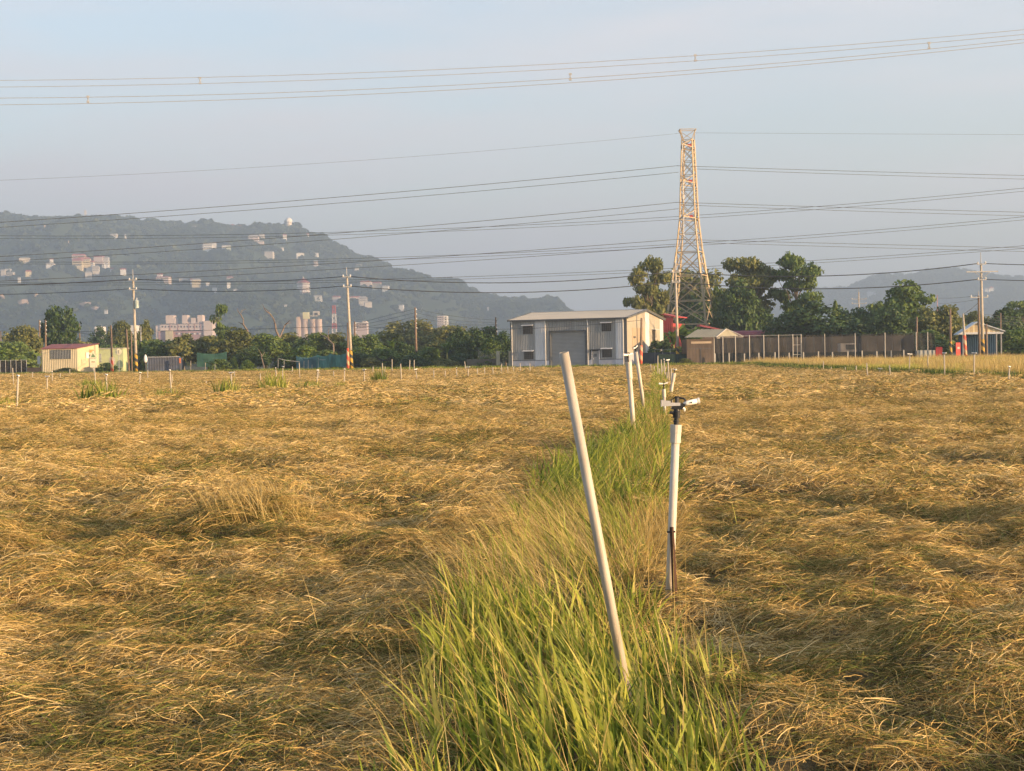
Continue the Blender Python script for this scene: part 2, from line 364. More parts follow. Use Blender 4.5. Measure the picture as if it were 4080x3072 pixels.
# the heap of paler straw standing left of the strip
GRASS = [(0.0, (.022, .05, .008)), (.3, (.07, .125, .016)), (.55, (.23, .29, .04)), (.8, (.42, .43, .07)), (1.0, (.56, .48, .13))]
grass_mat = LEAF('grass_blades', GRASS, .48, .45, nscale=.5, nstr=.18)
DRY = [(0.0, (.16, .10, .035)), (.35, (.36, .25, .075)), (.7, (.55, .40, .14)), (1.0, (.62, .50, .24))]
dry_mat = LEAF('dry_grass', DRY, .35, .5, nscale=.5, nstr=.15)
def in_strip(n, y0, y1, inner=1.0, bias=0.0, tus=0):
    if tus:                                              # gathered in tussocks
        c = in_strip(n // tus, y0, y1, inner, bias); p = c[rng.integers(0, len(c), n)] + rng.normal(0, .045, (n, 3)) * np.array([1, 1, 0]); p[:, 2] = hay_h(p[:, 0], p[:, 1]) * .35
        return p
    y = rng.uniform(y0, y1, n); l, r = strip_lr(y); c = (l + r) / 2 + bias * (r - l) / 2
    hwid = (r - l) / 2 * inner
    # ragged outline
    j = 1 + (fbm(y * 1.3, np.zeros(n), 2, 5) - .5) * .5
    x = c + rng.uniform(-1, 1, n) * hwid * j
    z = hay_h(x, y) * .35
    return np.stack([x, y, z], 1)
def blade_set(name, mat, pos, Lm, wm, az0, azs, lean, bend, tint, S=6, label=None):
    n = len(pos)
    me = blade_mesh(name, mat, pos, rng.uniform(Lm[0], Lm[1], n), rng.uniform(wm[0], wm[1], n), rng.normal(az0, azs, n), np.abs(rng.normal(lean[0], lean[1], n)), rng.normal(bend[0], bend[1], n), twist=rng.uniform(0, 3.14, n), tint=np.clip(rng.normal(tint[0], tint[1], n), 0, 1), S=S)
    return me
def join_stuff(name, meshes, label):
    vs, qs, ts, mi, off = [], [], [], [], 0; mats = []
    for me in meshes:
        v = np.empty(len(me.vertices) * 3, np.float32); me.vertices.foreach_get('co', v)
        q = np.empty(len(me.loops), np.int32); me.loops.foreach_get('vertex_index', q)
        t = np.empty(len(me.vertices), np.float32); me.attributes['tint'].data.foreach_get('value', t)
        m = me.materials[0]
        if m not in mats: mats.append(m)
        mi.append(np.full(len(q) // 4, mats.index(m), np.int32)); vs.append(v.reshape(-1, 3)); qs.append(q.reshape(-1, 4) + off); ts.append(t); off += len(t)
    me = np_quads(name, np.concatenate(vs), np.concatenate(qs), np.concatenate(ts), None)
    for m in mats: me.materials.append(m)
    me.polygons.foreach_set('material_index', np.concatenate(mi)); me.update()
    o = link(name, me); return tag(o, label, 'grass', kind='stuff')
LEFT = math.pi * .94                                     # stalks lean to the left
near = []
p = in_strip(3300, 3.0, 9.4, tus=10); near.append(blade_set('b', grass_mat, p, (.15, .40), (.003, .0150), LEFT, 1.6, (.25, .2), (.6, .5), (.60, .22), 7))
p = in_strip(300, 5.6, 9.0, .7, -.28, tus=5); near.append(blade_set('b', grass_mat, p, (.34, .56), (.006, .014), LEFT, .7, (.28, .16), (.6, .4), (.70, .16), 8))
p = in_strip(5200, 4.0, 11.5, 1.08); near.append(blade_set('b', grass_mat, p, (.07, .22), (.003, .007), LEFT, 1.8, (.5, .3), (.5, .5), (.36, .18), 5))
p = in_strip(900, 4.6, 9.4, 1.0); near.append(blade_set('b', dry_mat, p, (.08, .3), (.0018, .005), LEFT, 1.8, (.6, .4), (.7, .6), (.12, .2), 6))
p = in_strip(700, 4.6, 10.5, 1.15); near.append(blade_set('b', dry_mat, p, (.35, .8), (.0012, .0022), LEFT, 1.0, (.45, .2), (.4, .4), (.55, .2), 7))
p = in_strip(1300, 9.4, 15.5, 1.0, -.12, tus=8); near.append(blade_set('b', grass_mat, p, (.2, .5), (.004, .010), LEFT, .9, (.3, .2), (.6, .4), (.62, .16), 6))
p = in_strip(1800, 9.4, 15.0, .85, -.28); near.append(blade_set('b', dry_mat, p, (.4, .85), (.0012, .0024), LEFT, .35, (.75, .16), (.30, .2), (.62, .2), 7))
p = in_strip(2200, 9.8, 14.5, .35, .72); near.append(blade_set('b', dry_mat, p, (.25, .6), (.0014, .003), 0.3, 1.5, (.5, .25), (.8, .5), (.42, .2), 6))
p = in_strip(3800, 14.6, 26, 1.0, -.05); near.append(blade_set('b', grass_mat, p, (.4, .78), (.006, .013), .2, 1.4, (.5, .22), (.9, .4), (.50, .16), 6))
p = in_strip(900, 15, 28, .5, .6); near.append(blade_set('b', dry_mat, p, (.4, .8), (.003, .006), LEFT, 1.4, (.4, .2), (.5, .4), (.4, .2), 6))
p = in_strip(2600, 25, 62, 1.1); near.append(blade_set('b', grass_mat, p, (.3, .6), (.008, .016), LEFT, 1.8, (.4, .2), (.7, .4), (.46, .17), 5))
p = in_strip(900, 30, 70, 1.2); near.append(blade_set('b', dry_mat, p, (.3, .6), (.006, .010), LEFT, 1.8, (.4, .2), (.5, .4), (.5, .2), 5))
p = in_strip(2600, 60, 158, 1.5); near.append(blade_set('b', grass_mat, p, (.25, .5), (.015, .03), LEFT, 1.8, (.4, .2), (.6, .4), (.5, .2), 4))
# stray stalks poking out of the hay, and the pale heap
n = 260; yy = np.sqrt(rng.uniform(4.6 ** 2, 24 ** 2, n)); xx = rng.uniform(-1, 1, n) * yy * .42; p = np.stack([xx, yy, hay_h(xx, yy)], 1)
near.append(blade_set('b', dry_mat, p, (.18, .55), (.0012, .0024), LEFT, 2.2, (.75, .35), (.6, .6), (.6, .25), 6))
n = 520; yy = np.sqrt(rng.uniform(5 ** 2, 30 ** 2, n)); xx = -yy * .38 + rng.random(n) * yy * .78; k = fbm(xx * .5, yy * .5, 2, 41) > .52; xx, yy = xx[k], yy[k]; p = np.stack([xx, yy, hay_h(xx, yy) - .02], 1)
near.append(blade_set('b', grass_mat, p, (.15, .42), (.0018, .0042), LEFT, 2.0, (.7, .3), (.7, .5), (.55, .18), 6))
n = 900; ph = rng.uniform(0, 6.28, n); rr = np.sqrt(rng.random(n)) * .55; xx = -2.3 + rr * np.cos(ph); yy = 13.3 + rr * np.sin(ph); p = np.stack([xx, yy, hay_h(xx, yy) - .06], 1)
near.append(blade_set('b', dry_mat, p, (.25, .55), (.0016, .0032), 2.4, .7, (.45, .25), (.9, .4), (.55, .2), 6))
join_stuff('grass', near, 'long green and straw coloured grass strip along the sprinkler row')

# uncut golden grass field on the right
def upright(seed, n, rad, Lr, wr, tb, mat):
    r = np.random.default_rng(seed); rr = rad * np.sqrt(r.random(n)); ph = r.uniform(0, 6.28, n)
    pos = np.stack([rr * np.cos(ph), rr * np.sin(ph), np.zeros(n)], 1)
    return blade_mesh('tuft', mat, pos, r.uniform(*Lr, n), r.uniform(*wr, n), r.normal(LEFT, 1.6, n), np.abs(r.normal(.2, .15, n)), r.normal(.5, .3, n), twist=r.uniform(0, 3.14, n), tint=np.clip(r.normal(tb, .2, n), 0, 1), S=4)
gold_p = [upright(100 + i, 70, .55, (.4, .85), (.006, .012), [.55, .66, .72][i], dry_mat) for i in range(3)] + [upright(110 + i, 60, .5, (.25, .55), (.008, .016), [.82, .92][i], grass_mat) for i in range(2)] + [upright(120, 70, .6, (.2, .5), (.01, .02), .12, grass_mat)]
n = 24000; xx = rng.uniform(GREENX - .4, 78, n); yy = rng.uniform(44, 172, n)
k = (yy < np.where(xx > 26, 166, 150)) & (xx < yy * .42 + 4) & ((yy < edgeY(xx) + 20)); xx, yy = xx[k], yy[k]; n = len(xx)
gsel = fbm(xx * .12, yy * .10, 3, 91); idx = np.where(gsel > .58, rng.integers(3, 5, n), np.where(rng.random(n) < .62, rng.integers(3, 5, n), rng.integers(0, 3, n)))
idx = np.where((xx < GREENX + 1.8) | ((yy < 58 + 2 * gsel) & (rng.random(n) < .7)), 5, idx); idx = np.where((xx < GREENX + .9) & (rng.random(n) < .2), 3, idx)
s = rng.uniform(.8, 1.3, n)
scatter('grass', np.stack([xx, yy, np.zeros(n) - .02], 1), np.stack([np.zeros(n), np.zeros(n), rng.uniform(0, 6.28, n)], 1), np.stack([s, s, s * rng.uniform(.8, 1.15, n)], 1), idx, gold_p, 'uncut golden grass field beyond the hay on the right', 'grass')
# weedy verge between hay and road
weed_p = [upright(130 + i, 60, .55, (.2, .6), (.012, .024), [.35, .5, .62][i], grass_mat) for i in range(3)] + [upright(140, 50, .5, (.2, .5), (.008, .014), .3, dry_mat)]
n = 3600; xx = rng.uniform(-85, 60, n); yy = edgeY(xx) + np.where(rng.random(n) < .55, rng.uniform(-3.6, -1.2, n), rng.uniform(5.5, 9.5, n))
k = ~((yy > edgeY(xx) + 3) & (xx > -1) & (xx < 16)) & ~((xx < -38) & (xx > -64) & (yy > edgeY(xx) + 3)); xx, yy = xx[k], yy[k]; n = len(xx); s = rng.uniform(.6, 1.2, n)
scatter('weeds', np.stack([xx, yy, np.zeros(n) - .02], 1), np.stack([np.zeros(n), np.zeros(n), rng.uniform(0, 6.28, n)], 1), np.stack([s, s, s * .85], 1), rng.integers(0, 4, n), weed_p, 'weedy green verge along the road at the field edge', 'weeds')

# road
road = MB(); xs = list(range(-130, 131, 5))
for x in xs:
    e = float(edgeY(x)); road.v += [(x, e - .6, 0.0), (x, e + 4.6, 0.0)]
road.f = [(2 * i, 2 * i + 2, 2 * i + 3, 2 * i + 1) for i in range(len(xs) - 1)]
tag(road.build('road', M('asphalt', (.11, .105, .10), .9, .2, 1.5, bump=.1)), kind='structure')

# ------------------------------------------------------------------ hills
def smooth(t): t = np.clip(t, 0, 1); return t * t * (3 - 2 * t)
def horizon(px): return 1408 - math.tan(ROLL) * (px - CX)
class Hill:
    def __init__(s, prof, Yr, Yf, Yb, left, right, gull, seed):
        s.Yr, s.Yf, s.Yb, s.seed, s.gull = Yr, Yf, Yb, seed, gull
        s.xs = np.array([(p - CX) / F * Yr for p, y in prof]); s.hs = np.array([(horizon(p) - y) / F * Yr + EYE - 5.5 * Yr / 2900 for p, y in prof])
        s.xs = np.concatenate([[left[0]], s.xs, [right[0]]]); s.hs = np.concatenate([[left[1]], s.hs, [right[1]]])
    def z(s, x, y):
        x = np.asarray(x, float); y = np.asarray(y, float)
        top = np.interp(x, s.xs, s.hs)
        t = np.where(y < s.Yr, (y - s.Yf) / (s.Yr - s.Yf), (s.Yb - y) / (s.Yb - s.Yr)); t = np.clip(t, 0, 1)
        k = t ** 1.0 * .55 + smooth(t) * .45
        e = np.clip((1 - t) * 3, 0, 1) * np.clip(t * 4, 0, 1)
        gu = (fbm(x / 190, y / 420, 4, s.seed) - .5) * s.gull * e
        return np.maximum(top * k + gu * np.clip(top / 120, 0, 1), -4)
    def hit(s, px, py):
        d = ray(px, py); prev = None
        for Y in np.arange(s.Yf, s.Yr + 60, 6.0):
            p = Vector((0, 0, EYE)) + d * (Y / d.y)
            if float(s.z(p.x, p.y)) >= p.z: return Vector((p.x, p.y, float(s.z(p.x, p.y))))
        return None
prof1 = [(0, 860), (60, 862), (150, 868), (300, 874), (450, 876), (520, 872), (560, 884), (650, 888), (710, 892), (740, 904), (800, 890), (850, 889), (900, 897), (1000, 909), (1050, 897), (1150, 897), (1200, 905), (1240, 925), (1300, 940), (1312, 968), (1350, 976), (1390, 990), (1402, 1012), (1480, 1028), (1540, 1046), (1556, 1070), (1620, 1086), (1700, 1100), (1740, 1116), (1800, 1112), (1850, 1126), (1870, 1150), (1915, 1172), (1960, 1186), (2050, 1194), (2200, 1201), (2225, 1216), (2246, 1240), (2290, 1290), (2380, 1380)]
prof2 = [(3080, 1200), (3160, 1165), (3250, 1150), (3300, 1150), (3400, 1144), (3430, 1126), (3500, 1096), (3550, 1098), (3640, 1093), (3700, 1080), (3800, 1073), (3850, 1076), (3890, 1100), (3950, 1110), (4000, 1100), (4050, 1110), (4080, 1117)]
H1 = Hill(prof1, 2900, 1750, 3900, (-2600, 240), (330, 0), 150, 5)
H2 = Hill(prof2, 4000, 3050, 5000, (370, 0), (2400, 150), 90, 31)
soil_h = M('hill_soil', (.055, .075, .025), .95, .3, .01, bump=0)
def hill_mesh(h, x0, x1, nx, ny):
    xs = np.linspace(x0, x1, nx); ys = np.linspace(h.Yf - 20, h.Yb, ny); XX, YY = np.meshgrid(xs, ys); ZZ = h.z(XX, YY)
    q = (np.arange(ny - 1)[:, None] * nx + np.arange(nx - 1)[None, :]); q = np.stack([q, q + 1, q + 1 + nx, q + nx], 2).reshape(-1, 4)
    return tag(link('hill', np_quads('hill', np.stack([XX, YY, ZZ], 2), q, None, soil_h, True)), kind='structure')
hill_mesh(H1, -2200, 420, 280, 110); hill_mesh(H2, 370, 2300, 160, 70)
def blob(seed, mat, n=260, leaf=.34):
    """a far tree crown: a lumpy ball of leaf clumps"""
    r = np.random.default_rng(seed); K = 14
    d = r.normal(size=(K, 3)); d /= np.linalg.norm(d, axis=1)[:, None]; d[:, 2] = np.abs(d[:, 2]) * .9 + .05
    c = d * r.uniform(.5, .8, (K, 1)) * np.array([1, 1, .85]); k = r.integers(0, K, n)
    dd = r.normal(size=(n, 3)); dd /= np.linalg.norm(dd, axis=1)[:, None]
    p = c[k] + dd * r.uniform(.25, .42, (n, 1)); p[:, 2] = np.maximum(p[:, 2], -.2)
    nrm = dd + r.normal(0, .35, (n, 3)); nrm /= np.linalg.norm(nrm, axis=1)[:, None]
    a = np.cross(nrm, r.normal(size=(n, 3))); a /= np.linalg.norm(a, axis=1)[:, None]; b = np.cross(nrm, a)
    s = (leaf * r.uniform(.6, 1.3, n))[:, None]
    V = np.stack([p - a * s, p - b * s * .8, p + a * s, p + b * s * .8], 1); Qd = np.arange(n * 4).reshape(-1, 4)
    t = np.clip(r.random(K)[k] * .5 + r.random(n) * .5, 0, 1)
    return np_quads('crown', V, Qd, np.repeat(t, 4), mat)
FOREST = [(0, (.014, .028, .010)), (.5, (.05, .075, .022)), (1, (.15, .16, .055))]
forest_mat = LEAF('forest_leaf', FOREST, .2, .7, nscale=.009, nstr=.38)
forest_p = [blob(200 + i, forest_mat) for i in range(4)]
def forest(h, n, x0, x1, r0, r1, label):
    x = rng.uniform(x0, x1, n); y = h.Yf + (h.Yr + 120 - h.Yf) * rng.random(n); z = h.z(x, y)
    # denser near the ridge line so that the skyline is tree crowns
    m = n // 4; x[:m] = rng.uniform(x0, x1, m); y[:m] = h.Yr + rng.normal(0, 18, m); z[:m] = h.z(x[:m], y[:m])
    k = (z > 3) & (np.abs(x) < y * .46 + 100); x, y, z = x[k], y[k], z[k]; n = len(x); s = rng.uniform(r0, r1, n) * (1 + .5 * (rng.random(n) < .12))
    scatter('hill_forest', np.stack([x, y, z + s * .1], 1), np.stack([np.zeros(n), np.zeros(n), rng.uniform(0, 6.28, n)], 1), np.stack([s, s, s * rng.uniform(.8, 1.15, n)], 1), rng.integers(0, len(forest_p), n), forest_p, label, 'forest')
forest(H1, 15000, -1800, 340, 4.0, 8.5, 'hazy green forest covering the long hill on the left')
forest(H2, 7000, 370, 2000, 5, 10, 'blue hazy forest covering the far hill on the right')
# far-off wood that reads as one mass behind the tree line
n = 1500; xx = rng.uniform(-1, 1, n); yy = rng.uniform(330, 900, n); xx = xx * yy * .5; s = rng.uniform(3.0, 5.2, n)
wood_mat = LEAF('wood_leaf', [(0, (.028, .042, .010)), (.5, (.065, .085, .022)), (1, (.13, .13, .045))], .25, .7, nscale=.03, nstr=.3)
wood_p = [blob(230 + i, wood_mat, 420, .22) for i in range(4)]
scatter('far_woodland', np.stack([xx, yy, s * .35], 1), np.stack([np.zeros(n), np.zeros(n), rng.uniform(0, 6.28, n)], 1), np.stack([s, s, s * rng.uniform(.7, 1.05, n)], 1), rng.integers(0, 4, n), wood_p, 'low woodland on the plain between the fields and the hills', 'woodland')

# ------------------------------------------------------------------ trees
def crown_mesh(name, blobs, n, ls, seed, K=26, sig=.085, mat=None):
    """leaves gathered in K clumps spread over the shells of the ellipsoids in blobs; unit tree, height 1"""
    r = np.random.default_rng(seed); B = np.array(blobs, float)
    wgt = (B[:, 3] * B[:, 4] * B[:, 5]) ** .62; wgt /= wgt.sum()
    kb = r.choice(len(B), K, p=wgt); d = r.normal(size=(K, 3)); d /= np.linalg.norm(d, axis=1)[:, None]
    cc = B[kb, :3] + d * B[kb, 3:] * r.uniform(.45, .95, (K, 1))
    k = r.integers(0, K, n); sg = sig * r.uniform(.6, 1.3, K)
    dd = r.normal(size=(n, 3)); dd /= np.linalg.norm(dd, axis=1)[:, None]
    p = cc[k] + dd * (r.random((n, 1)) ** .4) * sg[k][:, None] * 1.7 * np.array([1.15, 1.15, .75])
    m = n // 4                                          # fill inside
    kb2 = r.choice(len(B), m, p=wgt); d2 = r.normal(size=(m, 3)); d2 /= np.linalg.norm(d2, axis=1)[:, None]
    p[:m] = B[kb2, :3] + d2 * B[kb2, 3:] * (r.random((m, 1)) ** .35) * .9
    nrm = dd * .8 + r.normal(0, .5, (n, 3)) + np.array([0, 0, .35]); nrm /= np.linalg.norm(nrm, axis=1)[:, None]
    a = np.cross(nrm, r.normal(size=(n, 3))); a /= np.linalg.norm(a, axis=1)[:, None]; b = np.cross(nrm, a)
    s = (ls * r.uniform(.55, 1.4, n))[:, None]
    p[:, 2] = np.maximum(p[:, 2], .02)
    V = np.stack([p - a * s, p - b * s * .6, p + a * s, p + b * s * .6], 1)
    t = np.clip(r.random(K)[k] * .45 + r.random(n) * .55, 0, 1)
    return np_quads(name, V, np.arange(n * 4).reshape(-1, 4), np.repeat(t, 4), mat)
def trunk_mesh(seed, h0, spread, limbs=6, r0=.022, lean=.03):
    r = random.Random(seed); b = MB(); lx, ly = r.uniform(-lean, lean), r.uniform(-lean, lean)
    b.tube([(0, 0, -.01), (lx * .4, ly * .4, h0 * .5), (lx, ly, h0), (lx * 1.6, ly * 1.6, min(.93, h0 + .35))], [r0 * 1.2, r0 * .9, r0 * .75, r0 * .18], 7)
    for i in range(limbs):
        a = 6.28 * i / limbs + r.uniform(-.4, .4); z0 = h0 * r.uniform(.65, 1.0) + .0; k = r.uniform(.6, 1) * spread; f = z0 / h0
        b.tube([(lx * f, ly * f, z0 - .02), (lx + math.cos(a) * k * .5, ly + math.sin(a) * k * .5, z0 + .14), (lx + math.cos(a) * k, ly + math.sin(a) * k, min(.92, z0 + r.uniform(.22, .38)))], [r0 * .6, r0 * .4, r0 * .12], 5)
    me = bpy.data.meshes.new('trunk'); me.from_pydata(b.v, [], b.f); return me
bark = M('bark', (.20, .155, .11), .9, .3, 6, stretch=(3, 3, .6), bump=.4)
DK = LEAF('leaf_dark', [(0, (0.024, 0.052, 0.015)), (.5, (0.052, 0.095, 0.024)), (1, (0.095, 0.146, 0.038))], .2, .5, nscale=.25, nstr=.2)
MD = LEAF('leaf_mid', [(0, (0.052, 0.095, 0.020)), (.5, (0.114, 0.173, 0.038)), (1, (0.216, 0.268, 0.069))], .28, .55, nscale=.25, nstr=.2)
OL = LEAF('leaf_olive', [(0, (0.069, 0.090, 0.023)), (.5, (0.155, 0.173, 0.049)), (1, (0.294, 0.276, 0.095))], .3, .6, nscale=.2, nstr=.22)
BR = LEAF('leaf_bright', [(0, (.045, .09, .010)), (.5, (.10, .165, .022)), (1, (.18, .24, .04))], .35, .5, nscale=.25, nstr=.2)
KIND = {}
def ring(n, R_, z, r, rz, s=0): return [(R_ * math.cos(6.28 * i / n + s), R_ * math.sin(6.28 * i / n + s), z, r, r, rz) for i in range(n)]
KIND['round'] = (crown_mesh('crown', [(0, 0, .62, .38, .38, .33)] + ring(5, .26, .55, .2, .2), 9100, 0.0287, 1, 46, .075), trunk_mesh(1, .38, .3))
KIND['round2'] = (crown_mesh('crown', [(.05, 0, .66, .30, .30, .30), (-.22, .1, .48, .24, .24, .22), (.24, -.1, .46, .24, .24, .2), (0, -.2, .42, .22, .2, .18)], 8820, 0.0290, 2, 44, .07), trunk_mesh(2, .32, .3))
KIND['dense'] = (crown_mesh('crown', [(0, 0, .50, .46, .46, .46)] + ring(6, .3, .38, .2, .26), 13300, 0.0261, 3, 90, .06), trunk_mesh(3, .3, .28))
KIND['airy'] = (crown_mesh('crown', [(-.16, .05, .90, .26, .24, .06), (.15, -.05, .84, .26, .24, .055), (-.26, 0, .72, .2, .22, .05), (.26, .05, .70, .2, .2, .05), (0, -.1, .76, .25, .22, .05), (-.1, .1, .58, .24, .2, .06), (.18, 0, .54, .2, .2, .05), (0, 0, .42, .24, .24, .07)], 8330, 0.0223, 4, 44, .05), trunk_mesh(4, .55, .3, 8, .017))
KIND['airy2'] = (crown_mesh('crown', [(.05, .05, .92, .24, .22, .06), (-.22, -.05, .82, .2, .2, .05), (.26, 0, .80, .2, .2, .05), (-.05, 0, .70, .28, .24, .05), (.3, .05, .62, .16, .2, .05), (-.28, .05, .58, .18, .2, .05), (.05, 0, .5, .24, .24, .05)], 7349, 0.0223, 5, 40, .048), trunk_mesh(5, .6, .32, 9, .016))
KIND['bush'] = (crown_mesh('crown', [(0, 0, .45, .46, .46, .5)] + ring(5, .3, .3, .22, .3), 6440, 0.0391, 6, 40, .09), trunk_mesh(6, .3, .3, 5, .02))
KIND['bush2'] = (crown_mesh('crown', [(-.15, 0, .5, .32, .4, .46), (.22, .1, .36, .3, .34, .34), (0, -.2, .25, .4, .25, .24)], 5880, 0.0390, 7, 36, .09), trunk_mesh(7, .3, .3, 5, .02))
KIND['cone'] = (crown_mesh('crown', [(0, 0, .2, .42, .42, .2), (0, 0, .42, .34, .34, .2), (0, 0, .62, .24, .24, .2), (0, 0, .82, .13, .13, .16)], 6370, 0.0311, 8, 44, .07), trunk_mesh(8, .5, .15, 5, .016))
KIND['thin'] = (crown_mesh('crown', [(-.1, 0, .92, .2, .2, .07), (.1, 0, .76, .24, .2, .08), (-.12, 0, .6, .28, .26, .08), (.1, 0, .42, .34, .3, .1), (-.1, 0, .2, .4, .4, .16)], 4165, 0.0290, 9, 24, .06), trunk_mesh(9, .7, .22, 6, .014))
def tree(kind, px, ytop, Y, wpx, mat, label, name='tree', group=None, depth=None, cat='tree', rot=None):
    cr, tk = KIND[kind]; h = at(px, ytop, Y).z; wd = wpx / F * Y * 1.18
    t = thing(name, label, cat, (gx(px, Y), Y, 0), (px * .37) % 6.28 if rot is None else rot, group)
    t.scale = (wd, depth or wd, h * 1.02)
    c = link('crown', cr, None, t)
    if len(cr.materials) == 0: cr.materials.append(mat)
    c.material_slots[0].link = 'OBJECT'; c.material_slots[0].material = mat
    link('trunk', tk, bark, t)
    return t
for k_ in KIND.values(): k_[0].materials.append(MD)

# right-hand group round the lattice tower
tree('airy2', 2588, 1032, 205, 185, OL, 'broad tree left of the lattice tower behind the warehouse', rot=.4)
tree('round2', 2600, 1110, 212, 140, DK, 'dark tree behind the red roofed shed left of the tower')
tree('round', 2770, 1052, 262, 290, OL, 'olive tree standing directly behind the lattice tower')
tree('dense', 2770, 1175, 255, 230, DK, 'dark thicket tree low behind the legs of the lattice tower')
tree('cone', 2868, 1128, 236, 110, BR, 'bright green conical tree at the right foot of the lattice tower')
tree('airy', 2990, 1018, 225, 300, OL, 'tall airy tree right of the lattice tower with flat tiered branches', rot=1.1)
tree('dense', 2950, 1110, 220, 210, DK, 'dark leafy tree under the tall airy tree')
tree('round2', 3010, 1130, 226, 160, OL, 'olive tree filling the gap below the tall airy tree')
tree('airy2', 3180, 1018, 222, 240, MD, 'tall umbrella shaped tree with a bare reddish trunk', rot=2.2)
tree('bush', 3180, 1190, 221, 130, MD, 'leafy undergrowth at the foot of the umbrella shaped tree', name='bush', cat='bush')
tree('dense', 3285, 1195, 196, 330, DK, 'wide dark green dome of a tree behind the net enclosure')
tree('dense', 3120, 1245, 200, 190, DK, 'lower dark tree at the left of the wide dark dome')
tree('cone', 3330, 1185, 200, 70, MD, 'small pointed tree top above the wide dark dome')
tree('round', 3405, 1215, 205, 170, DK, 'rounded dark tree right of the wide dark dome')
tree('round2', 3600, 1128, 200, 270, MD, 'large green tree right of the centre of the net enclosure')
tree('dense', 3530, 1225, 196, 210, DK, 'dark tree below and left of the large green tree')
tree('round', 3745, 1205, 186, 210, OL, 'drooping olive tree over the right end of the net enclosure')
tree('bush', 3700, 1300, 182, 170, MD, 'leafy bush behind the right corner of the net enclosure', name='bush', cat='bush')
tree('round', 3885, 1230, 215, 150, OL, 'olive tree behind the blue open shed')
tree('round2', 4010, 1225, 205, 190, DK, 'dark tree at the right edge behind the blue open shed')
tree('bush', 4060, 1300, 180, 150, BR, 'bright bush at the right edge of the photo', name='bush', cat='bush')
tree('airy', 4075, 1195, 240, 150, MD, 'palm topped tree at the far right edge')
tree('bush', 2625, 1345, 180, 140, DK, 'dark bush beside the gable of the warehouse', name='bush', cat='bush')
tree('bush2', 2690, 1375, 179, 100, MD, 'lighter bush behind the striped pole', name='bush', cat='bush')
tree('bush', 2765, 1345, 183, 90, DK, 'dark bush left of the hut roof under the banana plants', name='bush', cat='bush')
tree('bush2', 2735, 1425, 168, 60, OL, 'low weedy bush at the left corner of the hut', name='bush', cat='bush')
